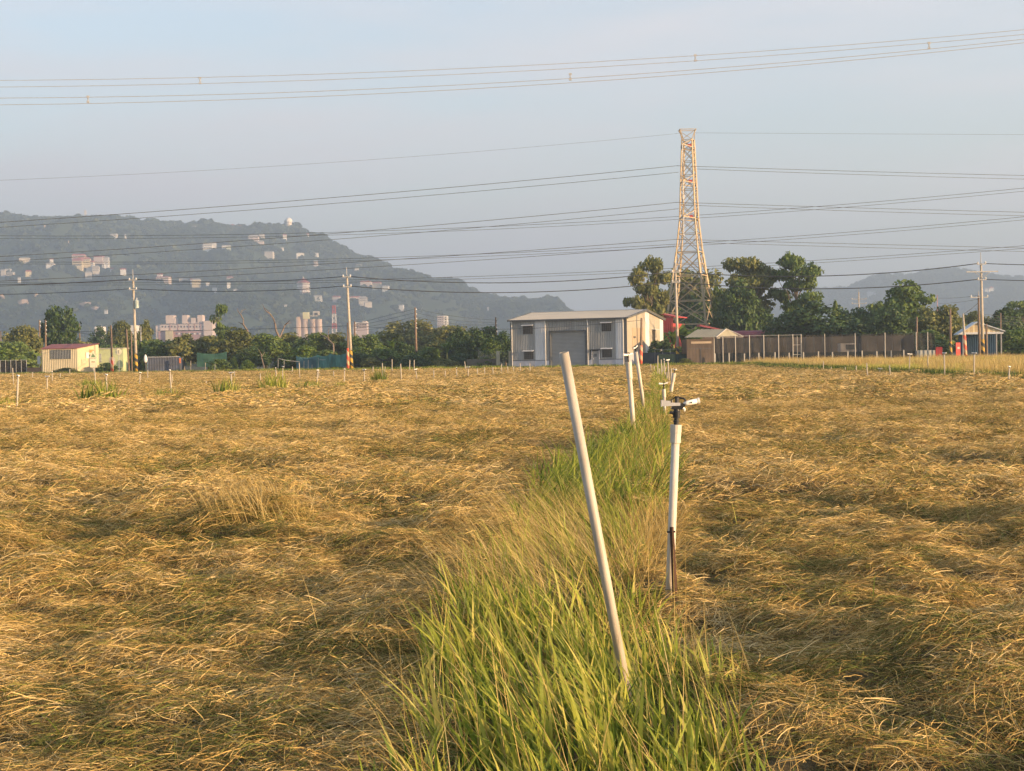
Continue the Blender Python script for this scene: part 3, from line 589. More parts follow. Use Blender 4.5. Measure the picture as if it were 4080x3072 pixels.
# left tree line
LT = [('bush', 55, 1345, 215, 190, MD, 'green bush behind the dark net fence at the left edge'), ('round', 95, 1288, 225, 160, OL, 'rounded olive tree at the left behind the dark net fence'),
 ('bush', 10, 1375, 212, 120, BR, 'bright green bush at the left edge of the photo'), ('round', 240, 1205, 240, 150, DK, 'tall dark tree behind the red roofed shed'), ('bush', 330, 1345, 236, 150, OL, 'olive shrub right of the tall dark tree'),
 ('dense', 395, 1298, 290, 110, DK, 'dark rounded tree in the gap before the first striped pole'), ('round', 485, 1268, 270, 105, OL, 'brownish tree just left of the first striped pole'), ('round2', 582, 1282, 262, 90, OL, 'brownish tree just right of the first striped pole'),
 ('bush', 440, 1360, 226, 150, MD, 'green shrub behind the pale green shed'), ('bush2', 565, 1345, 232, 140, MD, 'green shrub above the blue grey container'), ('round', 650, 1345, 216, 160, MD, 'bushy tree above the left end of the container'),
 ('round2', 735, 1335, 214, 170, OL, 'spreading tree over the right end of the container'), ('thin', 873, 1212, 222, 110, MD, 'tall thin sparse tree left of the dead branches'), ('round', 830, 1330, 218, 150, OL, 'leafy tree at the foot of the tall sparse tree'),
 ('round2', 935, 1310, 212, 180, OL, 'wide olive tree under the first dead branch'), ('round', 1060, 1322, 214, 190, MD, 'leafy tree under the second dead tree'), ('dense', 1000, 1380, 206, 150, DK, 'dark thicket between the green net and the teal sheets'),
 ('round2', 1165, 1330, 222, 170, OL, 'olive tree in front of the silos'), ('round', 1265, 1318, 218, 180, MD, 'green tree in front of the striped chimney'), ('bush', 1215, 1368, 200, 130, BR, 'brighter shrub above the left teal sheet'),
 ('round2', 1350, 1330, 216, 160, OL, 'olive tree just left of the second striped pole'), ('bush', 1300, 1385, 199, 120, MD, 'shrub hanging over the middle of the teal sheets'), ('round', 1455, 1325, 214, 170, MD, 'green tree just right of the second striped pole'),
 ('dense', 1420, 1378, 200, 120, DK, 'dark shrub right beside the second striped pole'), ('round', 1640, 1266, 290, 240, OL, 'large rounded olive tree behind the notched wooden pole'), ('round2', 1545, 1330, 225, 180, OL, 'olive tree left of the notched wooden pole'),
 ('bush', 1530, 1375, 197, 130, MD, 'leafy shrub left of the wooden pole foot'), ('dense', 1600, 1362, 205, 150, DK, 'dark shrub under the notched wooden pole'), ('round', 1800, 1288, 262, 200, OL, 'pale olive tree right of the small white tower'),
 ('bush2', 1690, 1375, 198, 120, MD, 'leafy shrub left of the banana plant'), ('bush', 1740, 1350, 214, 170, OL, 'pale scrub behind the banana plant'), ('dense', 1840, 1302, 212, 130, DK, 'dark dense tree right of the banana plant'),
 ('round', 1930, 1292, 214, 150, DK, 'dark tree left of the warehouse, taller of two'), ('dense', 2015, 1318, 208, 130, DK, 'dark tree touching the left corner of the warehouse'), ('round2', 1950, 1350, 200, 110, MD, 'lighter shrub in front of the dark trees by the warehouse'),
 ('bush', 1935, 1418, 184, 75, MD, 'low round bush before the gate beside the warehouse'), ('bush', 1830, 1400, 190, 110, DK, 'low dark shrub right below the banana plant'), ('bush2', 1780, 1425, 183, 90, OL, 'low weedy shrub in front of the banana plant'),
 ('bush', 1650, 1410, 188, 110, DK, 'low dark shrub behind the sprinkler posts'), ('bush2', 1480, 1420, 186, 90, OL, 'low pale shrub right of the second striped pole'), ('bush', 985, 1428, 196, 50, BR, 'small bright sapling by the road in front of the dark thicket'),
 ('cone', 935, 1418, 198, 34, BR, 'slender leafy sapling near the road'), ('bush2', 880, 1425, 197, 90, MD, 'low shrub in front of the dark green net'), ('bush', 1140, 1405, 200, 90, DK, 'dark shrub at the left end of the teal sheets'),
 ('bush', 265, 1462, 197, 90, OL, 'grey green weeds in front of the red roofed shed')]
for a in LT:
    tree(*a, name='bush' if a[0].startswith('bush') else 'tree', group='trees and shrubs along the road', cat='shrub' if a[0].startswith('bush') else 'tree')
# green weed clumps round some risers
weed_me = upright(300, 220, .55, (.25, .85), (.010, .024), .55, grass_mat)
def weed(px, py, wpx, hpx, mat, label):
    p = gnd(px, py, .1); Y_ = p.y; cr = weed_me
    t = thing('weed_clump', label, 'weeds', (p.x, Y_, float(hay_h(p.x, Y_)) - .05), px % 6.0, 'green weed clumps in the hay'); wd = wpx / F * Y_; t.scale = (wd * 1.35, wd * 1.35, hpx / F * Y_ * 2.7)
    link('leaves', cr, None, t)
for i, a in enumerate([(405, 1612, 110, 58, BR), (360, 1545, 60, 22, OL), (660, 1595, 70, 34, MD), (905, 1585, 66, 46, MD), (1092, 1562, 68, 50, MD), (1235, 1555, 70, 24, OL), (1512, 1528, 40, 36, MD), (20, 1640, 60, 34, OL), (1360, 1548, 40, 20, OL)]):
    weed(*a[:4], BR, ['largest green weed clump, round a riser at the left', 'small weed tuft right of the leaning cream post', 'low weed clump at the foot of the headed riser', 'green weed clump with a riser above it, fourth from left', 'dark weed clump round a headed riser left of centre', 'flat olive weed clump left of the second striped pole', 'small upright weed clump before the far shrubs', 'weed clump at the very left edge of the hay', 'little weed tuft below the second striped pole'][i])
# two dead bare trees and a third leaning one
def bare(px, Y, segs, label):
    p0 = Vector((gx(px, Y), Y, 0)); t = thing('dead_tree', label, 'tree', p0, 0, 'bare dead trees in the tree line'); mat = M('dead_wood', (.20, .155, .125), .9, .25, 4)
    for i, (nm, pts, r0, r1) in enumerate(segs):
        q = [at(a, b, Y + d) - p0 for a, b, d in pts]; m = len(q)
        MB().tube(q, [(r0 + (r1 - r0) * j / (m - 1)) * .72 for j in range(m)], 6).build(nm, mat, t)
bare(990, 215, [('trunk', [(992, 1420, 0), (990, 1345, 0), (986, 1318, 0), (969, 1292, 0)], .32, .17), ('branch', [(969, 1292, 0), (950, 1284, .4)], .12, .05), ('branch', [(969, 1292, 0), (969, 1272, 0), (960, 1255, -.3), (948, 1240, 0), (945, 1228, .3)], .15, .04), ('branch', [(958, 1252, -.3), (964, 1238, .3), (980, 1231, .8)], .07, .03)], 'bare dead tree with one forked limb, leftmost of the dead trees')
bare(1112, 215, [('trunk', [(1116, 1420, 0), (1113, 1345, 0), (1100, 1318, 0), (1096, 1290, 0)], .34, .19), ('branch', [(1096, 1290, 0), (1090, 1270, .4), (1075, 1250, 0), (1058, 1238, -.6), (1050, 1222, -.3), (1046, 1212, 0)], .18, .04), ('branch', [(1082, 1258, .2), (1066, 1236, 1), (1053, 1226, 1.4)], .09, .03), ('branch', [(1115, 1345, 0), (1127, 1315, .6), (1136, 1294, 1), (1155, 1277, .4)], .2, .08), ('branch', [(1136, 1294, 1), (1148, 1288, 1.6), (1162, 1286, 2)], .08, .04)], 'bare dead tree with two thick curved limbs left of the silos')
bare(1320, 208, [('trunk', [(1330, 1440, 0), (1328, 1372, 0), (1305, 1350, .5), (1290, 1338, 1)], .24, .12), ('branch', [(1308, 1352, .4), (1308, 1325, .2), (1312, 1300, .6)], .12, .03), ('branch', [(1290, 1338, 1), (1270, 1330, 1.4)], .1, .04)], 'leaning dead branches left of the second striped pole')
bare(1040, 196, [('trunk', [(1056, 1486, 0), (1050, 1455, 0), (1042, 1425, 0), (1040, 1410, 0)], .14, .08), ('branch', [(1042, 1422, 0), (1055, 1402, .5)], .07, .03), ('branch', [(1040, 1410, 0), (1028, 1390, .3)], .07, .03)], 'small pale bare trunk standing at the roadside')

# banana plants: every leaf a part
leafm = LEAF('banana_leaf', [(0, (.05, .10, .012)), (.5, (.10, .17, .025)), (1, (.22, .25, .05))], .4, .4, nscale=.6, nstr=.25)
stemm = M('banana_stem', (.30, .27, .08), .8, .3, 3)
def banana_leaf(L, wd):
    S = 7; P = []; W = []
    V = []; Qd = []
    for i in range(S):
        t = i / (S - 1); th = .15 + 1.25 * t ** 1.5; x = L * (t * .55 + .25 * t * t); z = L * (t * .85 - .62 * t * t); hw_ = wd * math.sin(min(1, .08 + t) * 3.0) ** .7 * .5 if t < .97 else .02
        V += [(x, -hw_, z + hw_ * .35), (x, 0, z), (x, hw_, z + hw_ * .35)]
    for i in range(S - 1):
        for j in range(2): a = i * 3 + j; Qd.append((a, a + 1, a + 4, a + 3))
    return np_quads('leaf', np.array(V), np.array(Qd), np.full(len(V), .5), leafm)
bl = [banana_leaf(2.3, .55), banana_leaf(1.9, .5)]
bst = MB().tube([(0, 0, 0), (.03, 0, .5), (0, .02, 1.0)], [.16, .13, .08], 8)
bst_me = bst.build('stem', stemm); bme = bst_me.data; bpy.data.objects.remove(bst_me)
def banana(px, ybase, ytop, Y, label, n=8):
    r = random.Random(px); z = at(px, ytop, Y).z; t = thing('banana_plant', label, 'banana plant', (gx(px, Y), Y, 0), 0, 'banana plants'); sh = z * .55
    s = link('stem', bme, None, t); s.scale = (1, 1, sh)
    for i in range(n):
        l = link('leaf', bl[i % 2], None, t); l.location = (0, 0, sh * .95); k = (z - sh) / 1.0
        l.rotation_euler = (0, -r.uniform(.2, .95), 6.28 * i / n + r.uniform(-.4, .4)); l.scale = (k * .6, k * .75, k * .62)
banana(1782, 1430, 1352, 196, 'banana plant with yellow stem at the left of the warehouse', 9)
banana(1745, 1430, 1385, 199, 'smaller banana plant left of the yellow stemmed one')
for px, yt, Y_, lb in ((2650, 1325, 186, 'banana plant beside the warehouse gable, leftmost of the clump'), (2685, 1302, 187, 'banana plant just left of the striped pole by the tower'), (2722, 1290, 188, 'tallest banana plant under the lattice tower'), (2752, 1308, 187, 'banana plant with pale drooping leaves under the tower'), (2785, 1300, 190, 'banana plant at the right end of the clump above the hut'), (1405, 1385, 196, 'banana plant behind the foot of the second striped pole'), (1560, 1345, 205, 'banana plant above the dark shrubs left of the wooden pole')):
    banana(px, 1430, yt, Y_, lb)

# ------------------------------------------------------------------ warehouse
galv = M('steel_sheet', (.31, .308, .295), .6, .14, .5, stretch=(2, 2, .3))
white_s = M('pale_sheet', (.60, .60, .60), .45, .06, .5)
creamp = M('cream_panel', (.34, .305, .245), .7, .08, .6)
roofm = M('roof_sheet', (.34, .325, .29), .5, .12, .4, stretch=(.2, 3, 1))
dark_t = M('dark_trim', (.10, .105, .11), .5, .15, 2)
conc = M('concrete', (.38, .38, .41), .85, .12, 1.5, bump=.1)
conc2 = M('concrete_pale', (.50, .50, .53), .85, .08, 1.5)
pvc = M('white_pipe', (.74, .72, .68), .5, .06, 2)
shut = M('grey_shutter', (.27, .265, .25), .45, .08, .8)
winm = M('brown_grille', (.055, .045, .04), .5, .15, 4)
A = Vector((gx(2036, 176), 176, 0)); B = Vector((gx(2500, 170.6), 170.6, 0)); WW = (B - A).length; ang = math.atan2(B.y - A.y, B.x - A.x)
WH = thing('warehouse', 'grey ribbed steel warehouse with a wide roller door across the field', 'warehouse', A, ang)
EH, D_, RH = 5.62, 15.0, 6.62
fx = lambda f: f * WW
def wall(x0, x1, z0, z1, m, y=0.0): return MB().sheet(x0, x1, z0, z1, y, .21, .04).build('wall_sheet', m, WH)
wall(fx(.012), fx(.216), .86, EH - .1, galv); wall(fx(.2165), fx(.307), .86, EH - .1, white_s); wall(fx(.3075), fx(.338), .86, EH - .1, galv)
wall(fx(.3385), fx(.662), 4.32, EH - .1, galv); wall(fx(.6625), fx(.69), .86, EH - .1, galv); wall(fx(.6905), fx(.775), 2.05, EH - .1, galv); wall(fx(.7755), fx(.905), .86, EH - .1, galv); wall(fx(.9055), fx(.975), .86, EH - .1, white_s)
core = MB().box(.08, WW - .08, .06, D_ - .08, 0, EH - .12); core.f = core.f[3:4] + core.f[4:6]; core.build('inner_wall', dark_t, WH)
MB().box(0, fx(.012), -.06, .06, 0, EH - .1).build('corner_trim', dark_t, WH); MB().box(fx(.975), WW, -.06, .06, 0, EH - .1).build('corner_trim', dark_t, WH)
for x0, x1, m in ((.012, .216, conc), (.2162, .338, conc2), (.662, .7, conc), (.77, .905, conc), (.9052, .975, conc2)):
    MB().box(fx(x0), fx(x1), -.10, .05, 0, .84).build('plinth', m, WH); MB().box(fx(x0), fx(x1), -.13, .05, .842, .90).build('drip_rail', dark_t, WH)
# roller door with slats, frame
sd = MB(); n_s = 26
for i in range(n_s):
    z0 = .05 + i * 4.12 / n_s; z1 = z0 + 4.12 / n_s; b0 = len(sd.v); x0, x1 = fx(.352), fx(.648)
    sd.v += [(x0, .14, z0), (x1, .14, z0), (x1, .125, (z0 + z1) / 2), (x0, .125, (z0 + z1) / 2), (x1, .14, z1), (x0, .14, z1)]; sd.f += [(b0, b0 + 1, b0 + 2, b0 + 3), (b0 + 3, b0 + 2, b0 + 4, b0 + 5)]
dr = sd.build('roller_door', shut, WH)
MB().box(fx(.338), fx(.352), -.12, .2, 0, 4.22).build('door_frame', dark_t, WH); MB().box(fx(.648), fx(.662), -.12, .2, 0, 4.22).build('door_frame', dark_t, WH); MB().box(fx(.338), fx(.662), -.14, .2, 4.222, 4.32).build('door_lintel', dark_t, WH)
MB().box(fx(.352), fx(.648), .11, .18, 4.17, 4.215).build('bottom_rail', conc2, dr)
# service door
sdoor = MB().box(fx(.706), fx(.763), -.06, .03, .06, 1.88).build('service_door', shut, WH); MB().box(fx(.7), fx(.706), -.09, .04, 0, 1.95).build('frame', conc2, sdoor); MB().box(fx(.763), fx(.77), -.09, .04, 0, 1.95).build('frame', conc2, sdoor); MB().box(fx(.723), fx(.747), -.075, -.05, 1.2, 1.55).build('pane', dark_t, sdoor); MB().box(fx(.715), fx(.718), -.10, -.05, .9, 1.02).build('handle', white_s, sdoor)
MB().box(fx(.69), fx(.775), -.45, .03, 2.0, 2.06).build('door_hood', dark_t, WH)
for x0, x1, z0, z1 in ((.115, .198, 4.0, 4.95), (.12, .20, 1.02, 1.92), (.792, .87, 4.12, 5.05), (.792, .873, 1.12, 2.04)):
    wn = MB().box(fx(x0), fx(x1), -.075, .03, z0, z1).build('window', winm, WH)
    for i in range(1, 5):
        xx = fx(x0 + (x1 - x0) * i / 5); MB().box(xx - .012, xx + .012, -.11, -.085, z0, z1).build('bar', dark_t, wn)
    for i in range(1, 4):
        zz = z0 + (z1 - z0) * i / 4; MB().box(fx(x0), fx(x1), -.14, -.115, zz - .012, zz + .012).build('bar', dark_t, wn)
    aw = MB(); aw.prism([(-.55, z1 + .02), (-.55, z1 + .06), (-.05, z1 + .17), (-.05, z1 + .12)], fx(x0) - .1, fx(x1) + .1, 'x'); aw.build('awning', white_s, wn)
for f in (.016, .309, .6725, .971):
    dp = MB(); x = fx(f); dp.tube([(x, -.28, EH - .05), (x, -.28, EH - .18), (x, -.14, EH - .42), (x, -.14, .1)], .055, 8); dp.build('downpipe', pvc, WH, True)
MB().box(-.25, WW + .15, -.38, -.18, EH - .1, EH + .06).build('gutter', dark_t, WH)
# gable (right) of upright panels, and the hidden left gable
def gable(x, m0, name):
    b = MB(); b.v = [(x, 0, 0), (x, D_, 0), (x, D_, EH - .05), (x, D_ / 2, RH - .05), (x, 0, EH - .05)]; b.f = [(0, 1, 2, 3, 4)]; return b.build(name, m0, WH)
gable(WW - .04, creamp, 'gable_wall'); gable(.04, galv, 'gable_wall')
ztop = lambda y: EH - .08 + (RH - EH) * (1 - abs(y - D_ / 2) / (D_ / 2))
for i in range(10):
    y0 = D_ * i / 10; y1 = D_ * (i + 1) / 10; m_ = white_s if i in (5, 9) else creamp
    if i in (5,): y0 -= .2
    if i == 4: y1 -= .2
    b = MB(); b.prism([(y0 + .01, 1.5), (y1 - .01, 1.5), (y1 - .01, ztop(y1 - .01)), (y0 + .01, ztop(y0 + .01))], WW - .035, WW + .012, 'x'); b.build('gable_panel', m_, WH)
b = MB(); b.box(WW + .013, WW + .035, D_ * .13, D_ * .46, 1.9, 4.5); b.build('gable_door', M('tan_panel', (.36, .28, .19), .7, .08, .5), WH)
MB().box(WW - .04, WW + .05, 0.06, D_, 0, 1.49).build('gable_plinth', conc, WH); MB().box(WW + .0, WW + .14, D_ * .16, D_ * .20, 3.3, 3.5).build('wall_lamp', dark_t, WH)
MB().box(WW + .013, WW + .05, D_ * .68, D_ * .76, 3.0, 4.3).build('gable_window', winm, WH); MB().prism([(D_ * .66, 4.32), (D_ * .78, 4.32), (D_ * .78, 4.4), (D_ * .66, 4.4)], WW + .013, WW + .5, 'x').build('gable_awning', white_s, WH)
# roof: ribbed slopes, fascias
def slope(y0, y1, z0, z1, name):
    b = MB(); pit = .32; x = -.18; prof = []
    while x < WW + .2:
        prof += [(x, 0), (x + .24, 0), (x + .26, .035), (x + .30, .035)]; x += pit
    n = len(prof); b.v = [(px_, y0, z0 + dz) for px_, dz in prof] + [(px_, y1, z1 + dz) for px_, dz in prof]; b.f = [(i, i + 1, n + i + 1, n + i) for i in range(n - 1)]
    return b.build(name, roofm, WH)
slope(-.35, D_ / 2, EH + .05, RH + .1, 'roof_slope'); slope(D_ / 2, D_ + .3, RH + .1, EH + .06, 'roof_slope')
for x0, x1 in ((-.22, -.16), (WW + .16, WW + .24)):
    b = MB(); b.prism([(-.37, EH - .12), (D_ / 2, RH - .1), (D_ + .3, EH - .12), (D_ + .3, EH + .10), (D_ / 2, RH + .16), (-.37, EH + .10)], x0, x1, 'x'); b.build('fascia', dark_t, WH)
MB().prism([(D_ / 2 - .25, RH + .10), (D_ / 2, RH + .17), (D_ / 2 + .25, RH + .10)], -.2, WW + .2, 'x').build('ridge_cap', roofm, WH)
# forecourt slab
b = MB().box(-1.2, WW + 2.5, -3.2, -.14, -.02, .10); sl_ = b.build('forecourt', conc, None); sl_.location = A; sl_.rotation_euler = (0, 0, ang); tag(sl_, kind='structure')
# red shed behind it
redm = M('red_sheet', (.40, .055, .05), .5, .12, 1)
P0 = at(2585, 1400, 205); RS = thing('red_shed', 'bright red ribbed steel shed behind the warehouse gable', 'shed', (P0.x, 205, 0), -.35)
MB().sheet(0, 3.5, 0, 5.6, 0, .3, .06).build('wall', redm, RS); MB().box(0.05, 3.45, .05, 7, 0, 5.5).build('inner_wall', redm, RS)
b = MB(); b.prism([(-.3, 7.15), (-.3, 7.3), (3.8, 6.45), (3.8, 6.3)], -.3, 7.2, 'y'); b.build('roof', redm, RS)
b = MB(); b.prism([(0, 5.6), (3.5, 5.6), (3.5, 6.3), (0, 7.05)], -.02, .05, 'y'); b.build('upper_wall', redm, RS)

# pillars and gate left of the warehouse
P0 = Vector((gx(1990, 181), 181, 0)); GT = thing('gate', 'small dark gate between two cream pillars left of the warehouse', 'gate', P0, 0)
cw = M('cream_wall', (.58, .52, .38), .85, .12, 1); 
for dx in (-.15, 1.35): MB().box(dx - .22, dx + .22, -.22, .22, 0, 2.05).build('pillar', cw, GT)
for i in range(7): MB().box(.12 + i * .16, .16 + i * .16, -.03, .03, .1, 1.85).build('bar', dark_t, GT)
MB().box(.08, 1.12, -.04, -.032, 1.86, 1.92).build('rail', dark_t, GT); MB().box(.08, 1.12, -.04, -.032, .9, .95).build('rail', dark_t, GT)
wl = MB().box(gx(1860, 183), P0.x - .4, 182.9, 183.1, 0, 1.1).build('boundary_wall', M('grey_wall', (.16, .14, .11), .9, .2, 1)); tag(wl, 'low grey boundary wall left of the cream gate pillars', 'wall')
# dark wall and netting between warehouse and hut
dw = MB().box(gx(2545, 176), gx(2735, 176), 175.9, 176.1, 0, 1.55).build('boundary_wall', M('dark_wall', (.075, .085, .10), .85, .2, 1)); tag(dw, 'dark blue grey wall between the warehouse and the hut', 'wall')
FR = thing('rail_fence', 'thin grey rail fence in front of the dark wall', 'fence', (gx(2610, 173), 173, 0), 0); x1_ = gx(2735, 173) - gx(2610, 173)
for i in range(5): MB().tube([(x1_ * i / 4, 0, 0), (x1_ * i / 4, 0, 1.9)], .025, 6).build('post', galv, FR)
MB().tube([(0, 0, 1.9), (x1_, 0, 1.9)], .022, 6).build('rail', galv, FR)

# ------------------------------------------------------------------ net enclosure and hut on the right
def netmat(name, c, alpha):
    if name in MATS: return MATS[name]
    m, t, b = newmat(name); N = t.nodes; L = t.links
    b.inputs['Base Color'].default_value = (*c, 1); b.inputs['Roughness'].default_value = .95; b.inputs['Specular IOR Level'].default_value = 0.0
    co = N.new('ShaderNodeTexCoord'); no = N.new('ShaderNodeTexNoise'); no.inputs['Scale'].default_value = .8; no.inputs['Detail'].default_value = 3; L.new(co.outputs['Object'], no.inputs[0])
    mr = N.new('ShaderNodeMapRange'); mr.inputs[1].default_value = .3; mr.inputs[2].default_value = .7; mr.inputs[3].default_value = alpha - .10; mr.inputs[4].default_value = alpha + .10
    L.new(no.outputs[0], mr.inputs[0]); L.new(mr.outputs[0], b.inputs['Alpha'])
    return m
netb = netmat('brown_net', (.045, .044, .044), .62); netg = netmat('green_net', (.03, .05, .045), .8); netd = netmat('black_net', (.03, .028, .03), .85)
tealn = M('teal_sheet', (.05, .17, .165), .6, .3, 1.2, stretch=(3, 3, .6)); 
YF = 170.0
NE = thing('net_enclosure', 'brown shade net enclosure on white posts beside the hut', 'net enclosure', (gx(2846, YF), YF, 0), 0)
ox = gx(2846, YF); post_px = [2846, 2881, 2931, 2987, 3044, 3103, 3160, 3193, 3287, 3408, 3527, 3651, 3697, 3727]; pxs = [gx(p, YF) - ox for p in post_px]
def cloth(x0, x1, z0, z1, y, sag, n=14):
    b = MB()
    for i in range(n + 1):
        t = i / n; x = x0 + (x1 - x0) * t; s = sag * math.sin(t * math.pi)
        for j in range(4): b.v.append((x, y + .05 * math.sin(t * 9 + j), z0 + (z1 - s - z0) * j / 3))
    for i in range(n):
        for j in range(3): a = i * 4 + j; b.f.append((a, a + 4, a + 5, a + 1))
    return b
for i in range(len(pxs) - 1):
    if i == 6: continue
    cloth(pxs[i] + .04, pxs[i + 1] - .04, .02, 3.28, .04, .09 if i < 7 else .03).build('net_panel', netb, NE)
postm = M('white_post', (.46, .43, .38), .6, .1, 2)
for i, x in enumerate(pxs[:-1]): MB().tube([(x, 0, 0), (x, 0, 3.38)], .055 if i != 8 else .04, 8).build('post', postm, NE)
for i in range(7): MB().tube([(pxs[i], .0, 3.30), (pxs[i + 1], .0, 3.30)], .03, 6).build('top_rail', galv, NE)
MB().tube([(pxs[6], 0, 2.15), (pxs[7], 0, 2.15)], .03, 6).build('gate_rail', postm, NE); MB().tube([(pxs[6], 0, 1.05), (pxs[7], 0, 1.05)], .03, 6).build('gate_rail', postm, NE); MB().tube([(pxs[6] + .5, 0, 0), (pxs[6] + .5, 0, 3.2)], .03, 6).build('gate_stile', postm, NE)
# far side and inner frames seen through the net
MB().box(0, pxs[-1], 9.0, 9.1, 0, 3.1).build('back_wall', M('brown_board', (.085, .074, .066), .85, .3, .6), NE)
MB().box(pxs[0] - 6.5 + .1, pxs[7], .6, .66, 0, 1.35).build('inner_skirt', netg, NE); MB().box(pxs[7], pxs[-2], .6, .66, 0, 1.25).build('inner_skirt', netg, NE)
for i in range(14): MB().box(.7 + i * 1.02, .85 + i * 1.02, 2.5, 2.6, 0, 3.0).build('inner_post', dark_t, NE)
for i in range(6): MB().tube([(pxs[9] + .8 + i * .95, 1.2, 0), (pxs[9] + .8 + i * .95, 1.2, [2.2, 2.6, 2.1, 2.5, 2.0, 2.6][i])], .025, 6).build('inner_stake', galv, NE)
# ribbed low sheet at the right end
MB().sheet(pxs[-3] + .1, pxs[-1], 0, 1.28, -.15, .5, .09).build('ribbed_sheet', M('grey_sheet', (.34, .35, .33), .6, .1, 1), NE)
# parked small truck behind the net
TK = thing('parked_truck', 'cream truck cab seen dimly through the brown net', 'truck', (gx(3375, 173.5), 173.5, 0), 0); tm_ = M('truck_paint', (.70, .62, .54), .5, .08, 1)
b = MB(); b.prism([(-.9, .5), (.95, .5), (.95, 1.45), (.75, 2.25), (-.9, 2.25)], -.8, .8, 'y'); b.build('cab', tm_, TK); MB().prism([(-.3, 1.5), (.88, 1.5), (.7, 2.1), (-.3, 2.1)], -.83, -.802, 'y').build('side_window', dark_t, TK); MB().box(-4.2, -.95, -.85, .85, .75, 1.15).build('truck_bed', shut, TK)
for x_ in (.4, -3.2): MB().tube([(x_, -.86, .38), (x_, -.62, .38)], .38, 14).build('wheel', dark_t, TK)
# short white posts in front of the net
for i, p_ in enumerate([2850, 2906, 2966, 3025, 3088, 3145, 3202, 3261, 3318, 3378, 3436, 3494, 3551, 3602]):
    b = MB(); h_ = 1.28 + .06 * math.sin(i * 2.1); b.box(-.06, .06, -.06, .06, 0, h_); b.prism([(-.06, h_), (.06, h_), (.03, h_ + .05), (-.03, h_ + .05)], -.05, .05)
    o = b.build('stake', postm); o.location = (gx(p_, 168.6), 168.6, 0); o.rotation_euler = (0, .02 * math.sin(i * 3.7), 0); tag(o, ordw(i + 1) + ' short white stake from the left in front of the net enclosure', 'stake', 'short white stakes in front of the net')
# hut
HT = thing('hut', 'brown board hut with a pale ribbed gable roof by the net enclosure', 'hut', (gx(2737, YF), YF, 0), 0); hwid = ox - gx(2737, YF) + 3.4
brd = M('brown_cladding', (.13, .098, .075), .8, .25, .7)
nb = 9
for i in range(nb):
    x0 = (ox - gx(2737, YF)) * i / nb; x1 = (ox - gx(2737, YF)) * (i + 1) / nb; MB().box(x0 + .012, x1 - .012, -.04, .06, 0, 3.02).build('board', brd, HT)
xw = ox - gx(2737, YF)
MB().box(0, xw, .065, 5.0, 0, 3.0).build('inner_wall', M('hut_inner', (.09, .07, .055), .9, .2, 1), HT)
MB().box(.15, xw - .05, -.09, -.045, 1.9, 1.96).build('rail', dark_t, HT); MB().box(xw * .5, xw * .5 + .05, -.09, -.045, 0, 1.88).build('door_edge', dark_t, HT); MB().box(.5, xw - .3, -.075, -.045, 2.5, 2.75).build('light_strip', M('tan_strip', (.42, .33, .24), .7, .1, 1), HT)
rb_ = M('beige_roof', (.27, .25, .18), .6, .1, .6)
b = MB(); prof = []
def hut_slope(pts):                                       # pts: four corners eave0 eave1 ridge1 ridge0
    b = MB(); n = 18
    e0, e1, r1, r0 = [Vector(p) for p in pts]
    for i in range(n + 1):
        t = i / n; o_ = .03 * (i % 2); b.v += [tuple(e0.lerp(e1, t) + Vector((0, 0, o_))), tuple(r0.lerp(r1, t) + Vector((0, 0, o_)))]
    b.f = [(2 * i, 2 * i + 2, 2 * i + 3, 2 * i + 1) for i in range(n)]
    return b
hut_slope([(-.35, -.5, 3.2), (xw + .2, -.5, 3.2), (xw + 1.9, 3.2, 4.15), (1.6, 3.2, 4.15)]).build('roof_slope', rb_, HT)
hut_slope([(xw + 3.9, 6.0, 3.3), (xw + .2, -.5, 3.2), (xw + 1.9, 3.2, 4.15), (xw + 1.95, 3.3, 4.15)]).build('roof_slope', rb_, HT)
MB().tube([(xw + .2, -.5, 3.2), (xw + 1.9, 3.2, 4.17)], .06, 6).build('barge_board', postm, HT); MB().tube([(xw + 1.9, 3.2, 4.17), (xw + 3.9, 3.2, 3.25)], .06, 6).build('barge_board', postm, HT); MB().tube([(xw + .3, -.3, 3.1), (xw + 3.8, 3.0, 3.2)], .05, 6).build('tie_beam', postm, HT)
# long dull red roof behind
RB = thing('red_roof_shed', 'long low shed with dull red curved roof behind the net enclosure', 'shed', (gx(2900, 200), 200, 0), 0); b = MB(); dx = gx(3088, 200) - gx(2900, 200)
npan = 22; 
for i in range(npan):
    b = MB(); x0 = dx * i / npan + .015; x1 = dx * (i + 1) / npan - .015
    pr = [(0, 3.3), (.15, 3.75), (.7, 4.1), (1.6, 4.3), (1.6, 4.2), (.75, 4.0), (.25, 3.7), (.12, 3.3)]; b.prism(pr, x0, x1, 'x'); b.build('roof_sheet', M('dull_red', (.30, .075, .085), .55, .2, 1.2), RB)
MB().box(0, dx, .3, 4, 0, 3.35).build('wall', brd, RB)
RB2 = thing('red_roof_shed', 'dark red roof edge between the tower foot and the hut', 'shed', (gx(2790, 196), 196, 0), 0); dx2 = gx(2900, 196) - gx(2790, 196)
MB().prism([(0, 4.9), (dx2, 4.15), (dx2, 4.3), (0, 5.15)], 0, 3, 'y').build('roof', M('dull_red', (.30, .075, .085)), RB2); MB().box(.2, dx2 - .2, .2, 2.8, 0, 4.1).build('wall', brd, RB2)
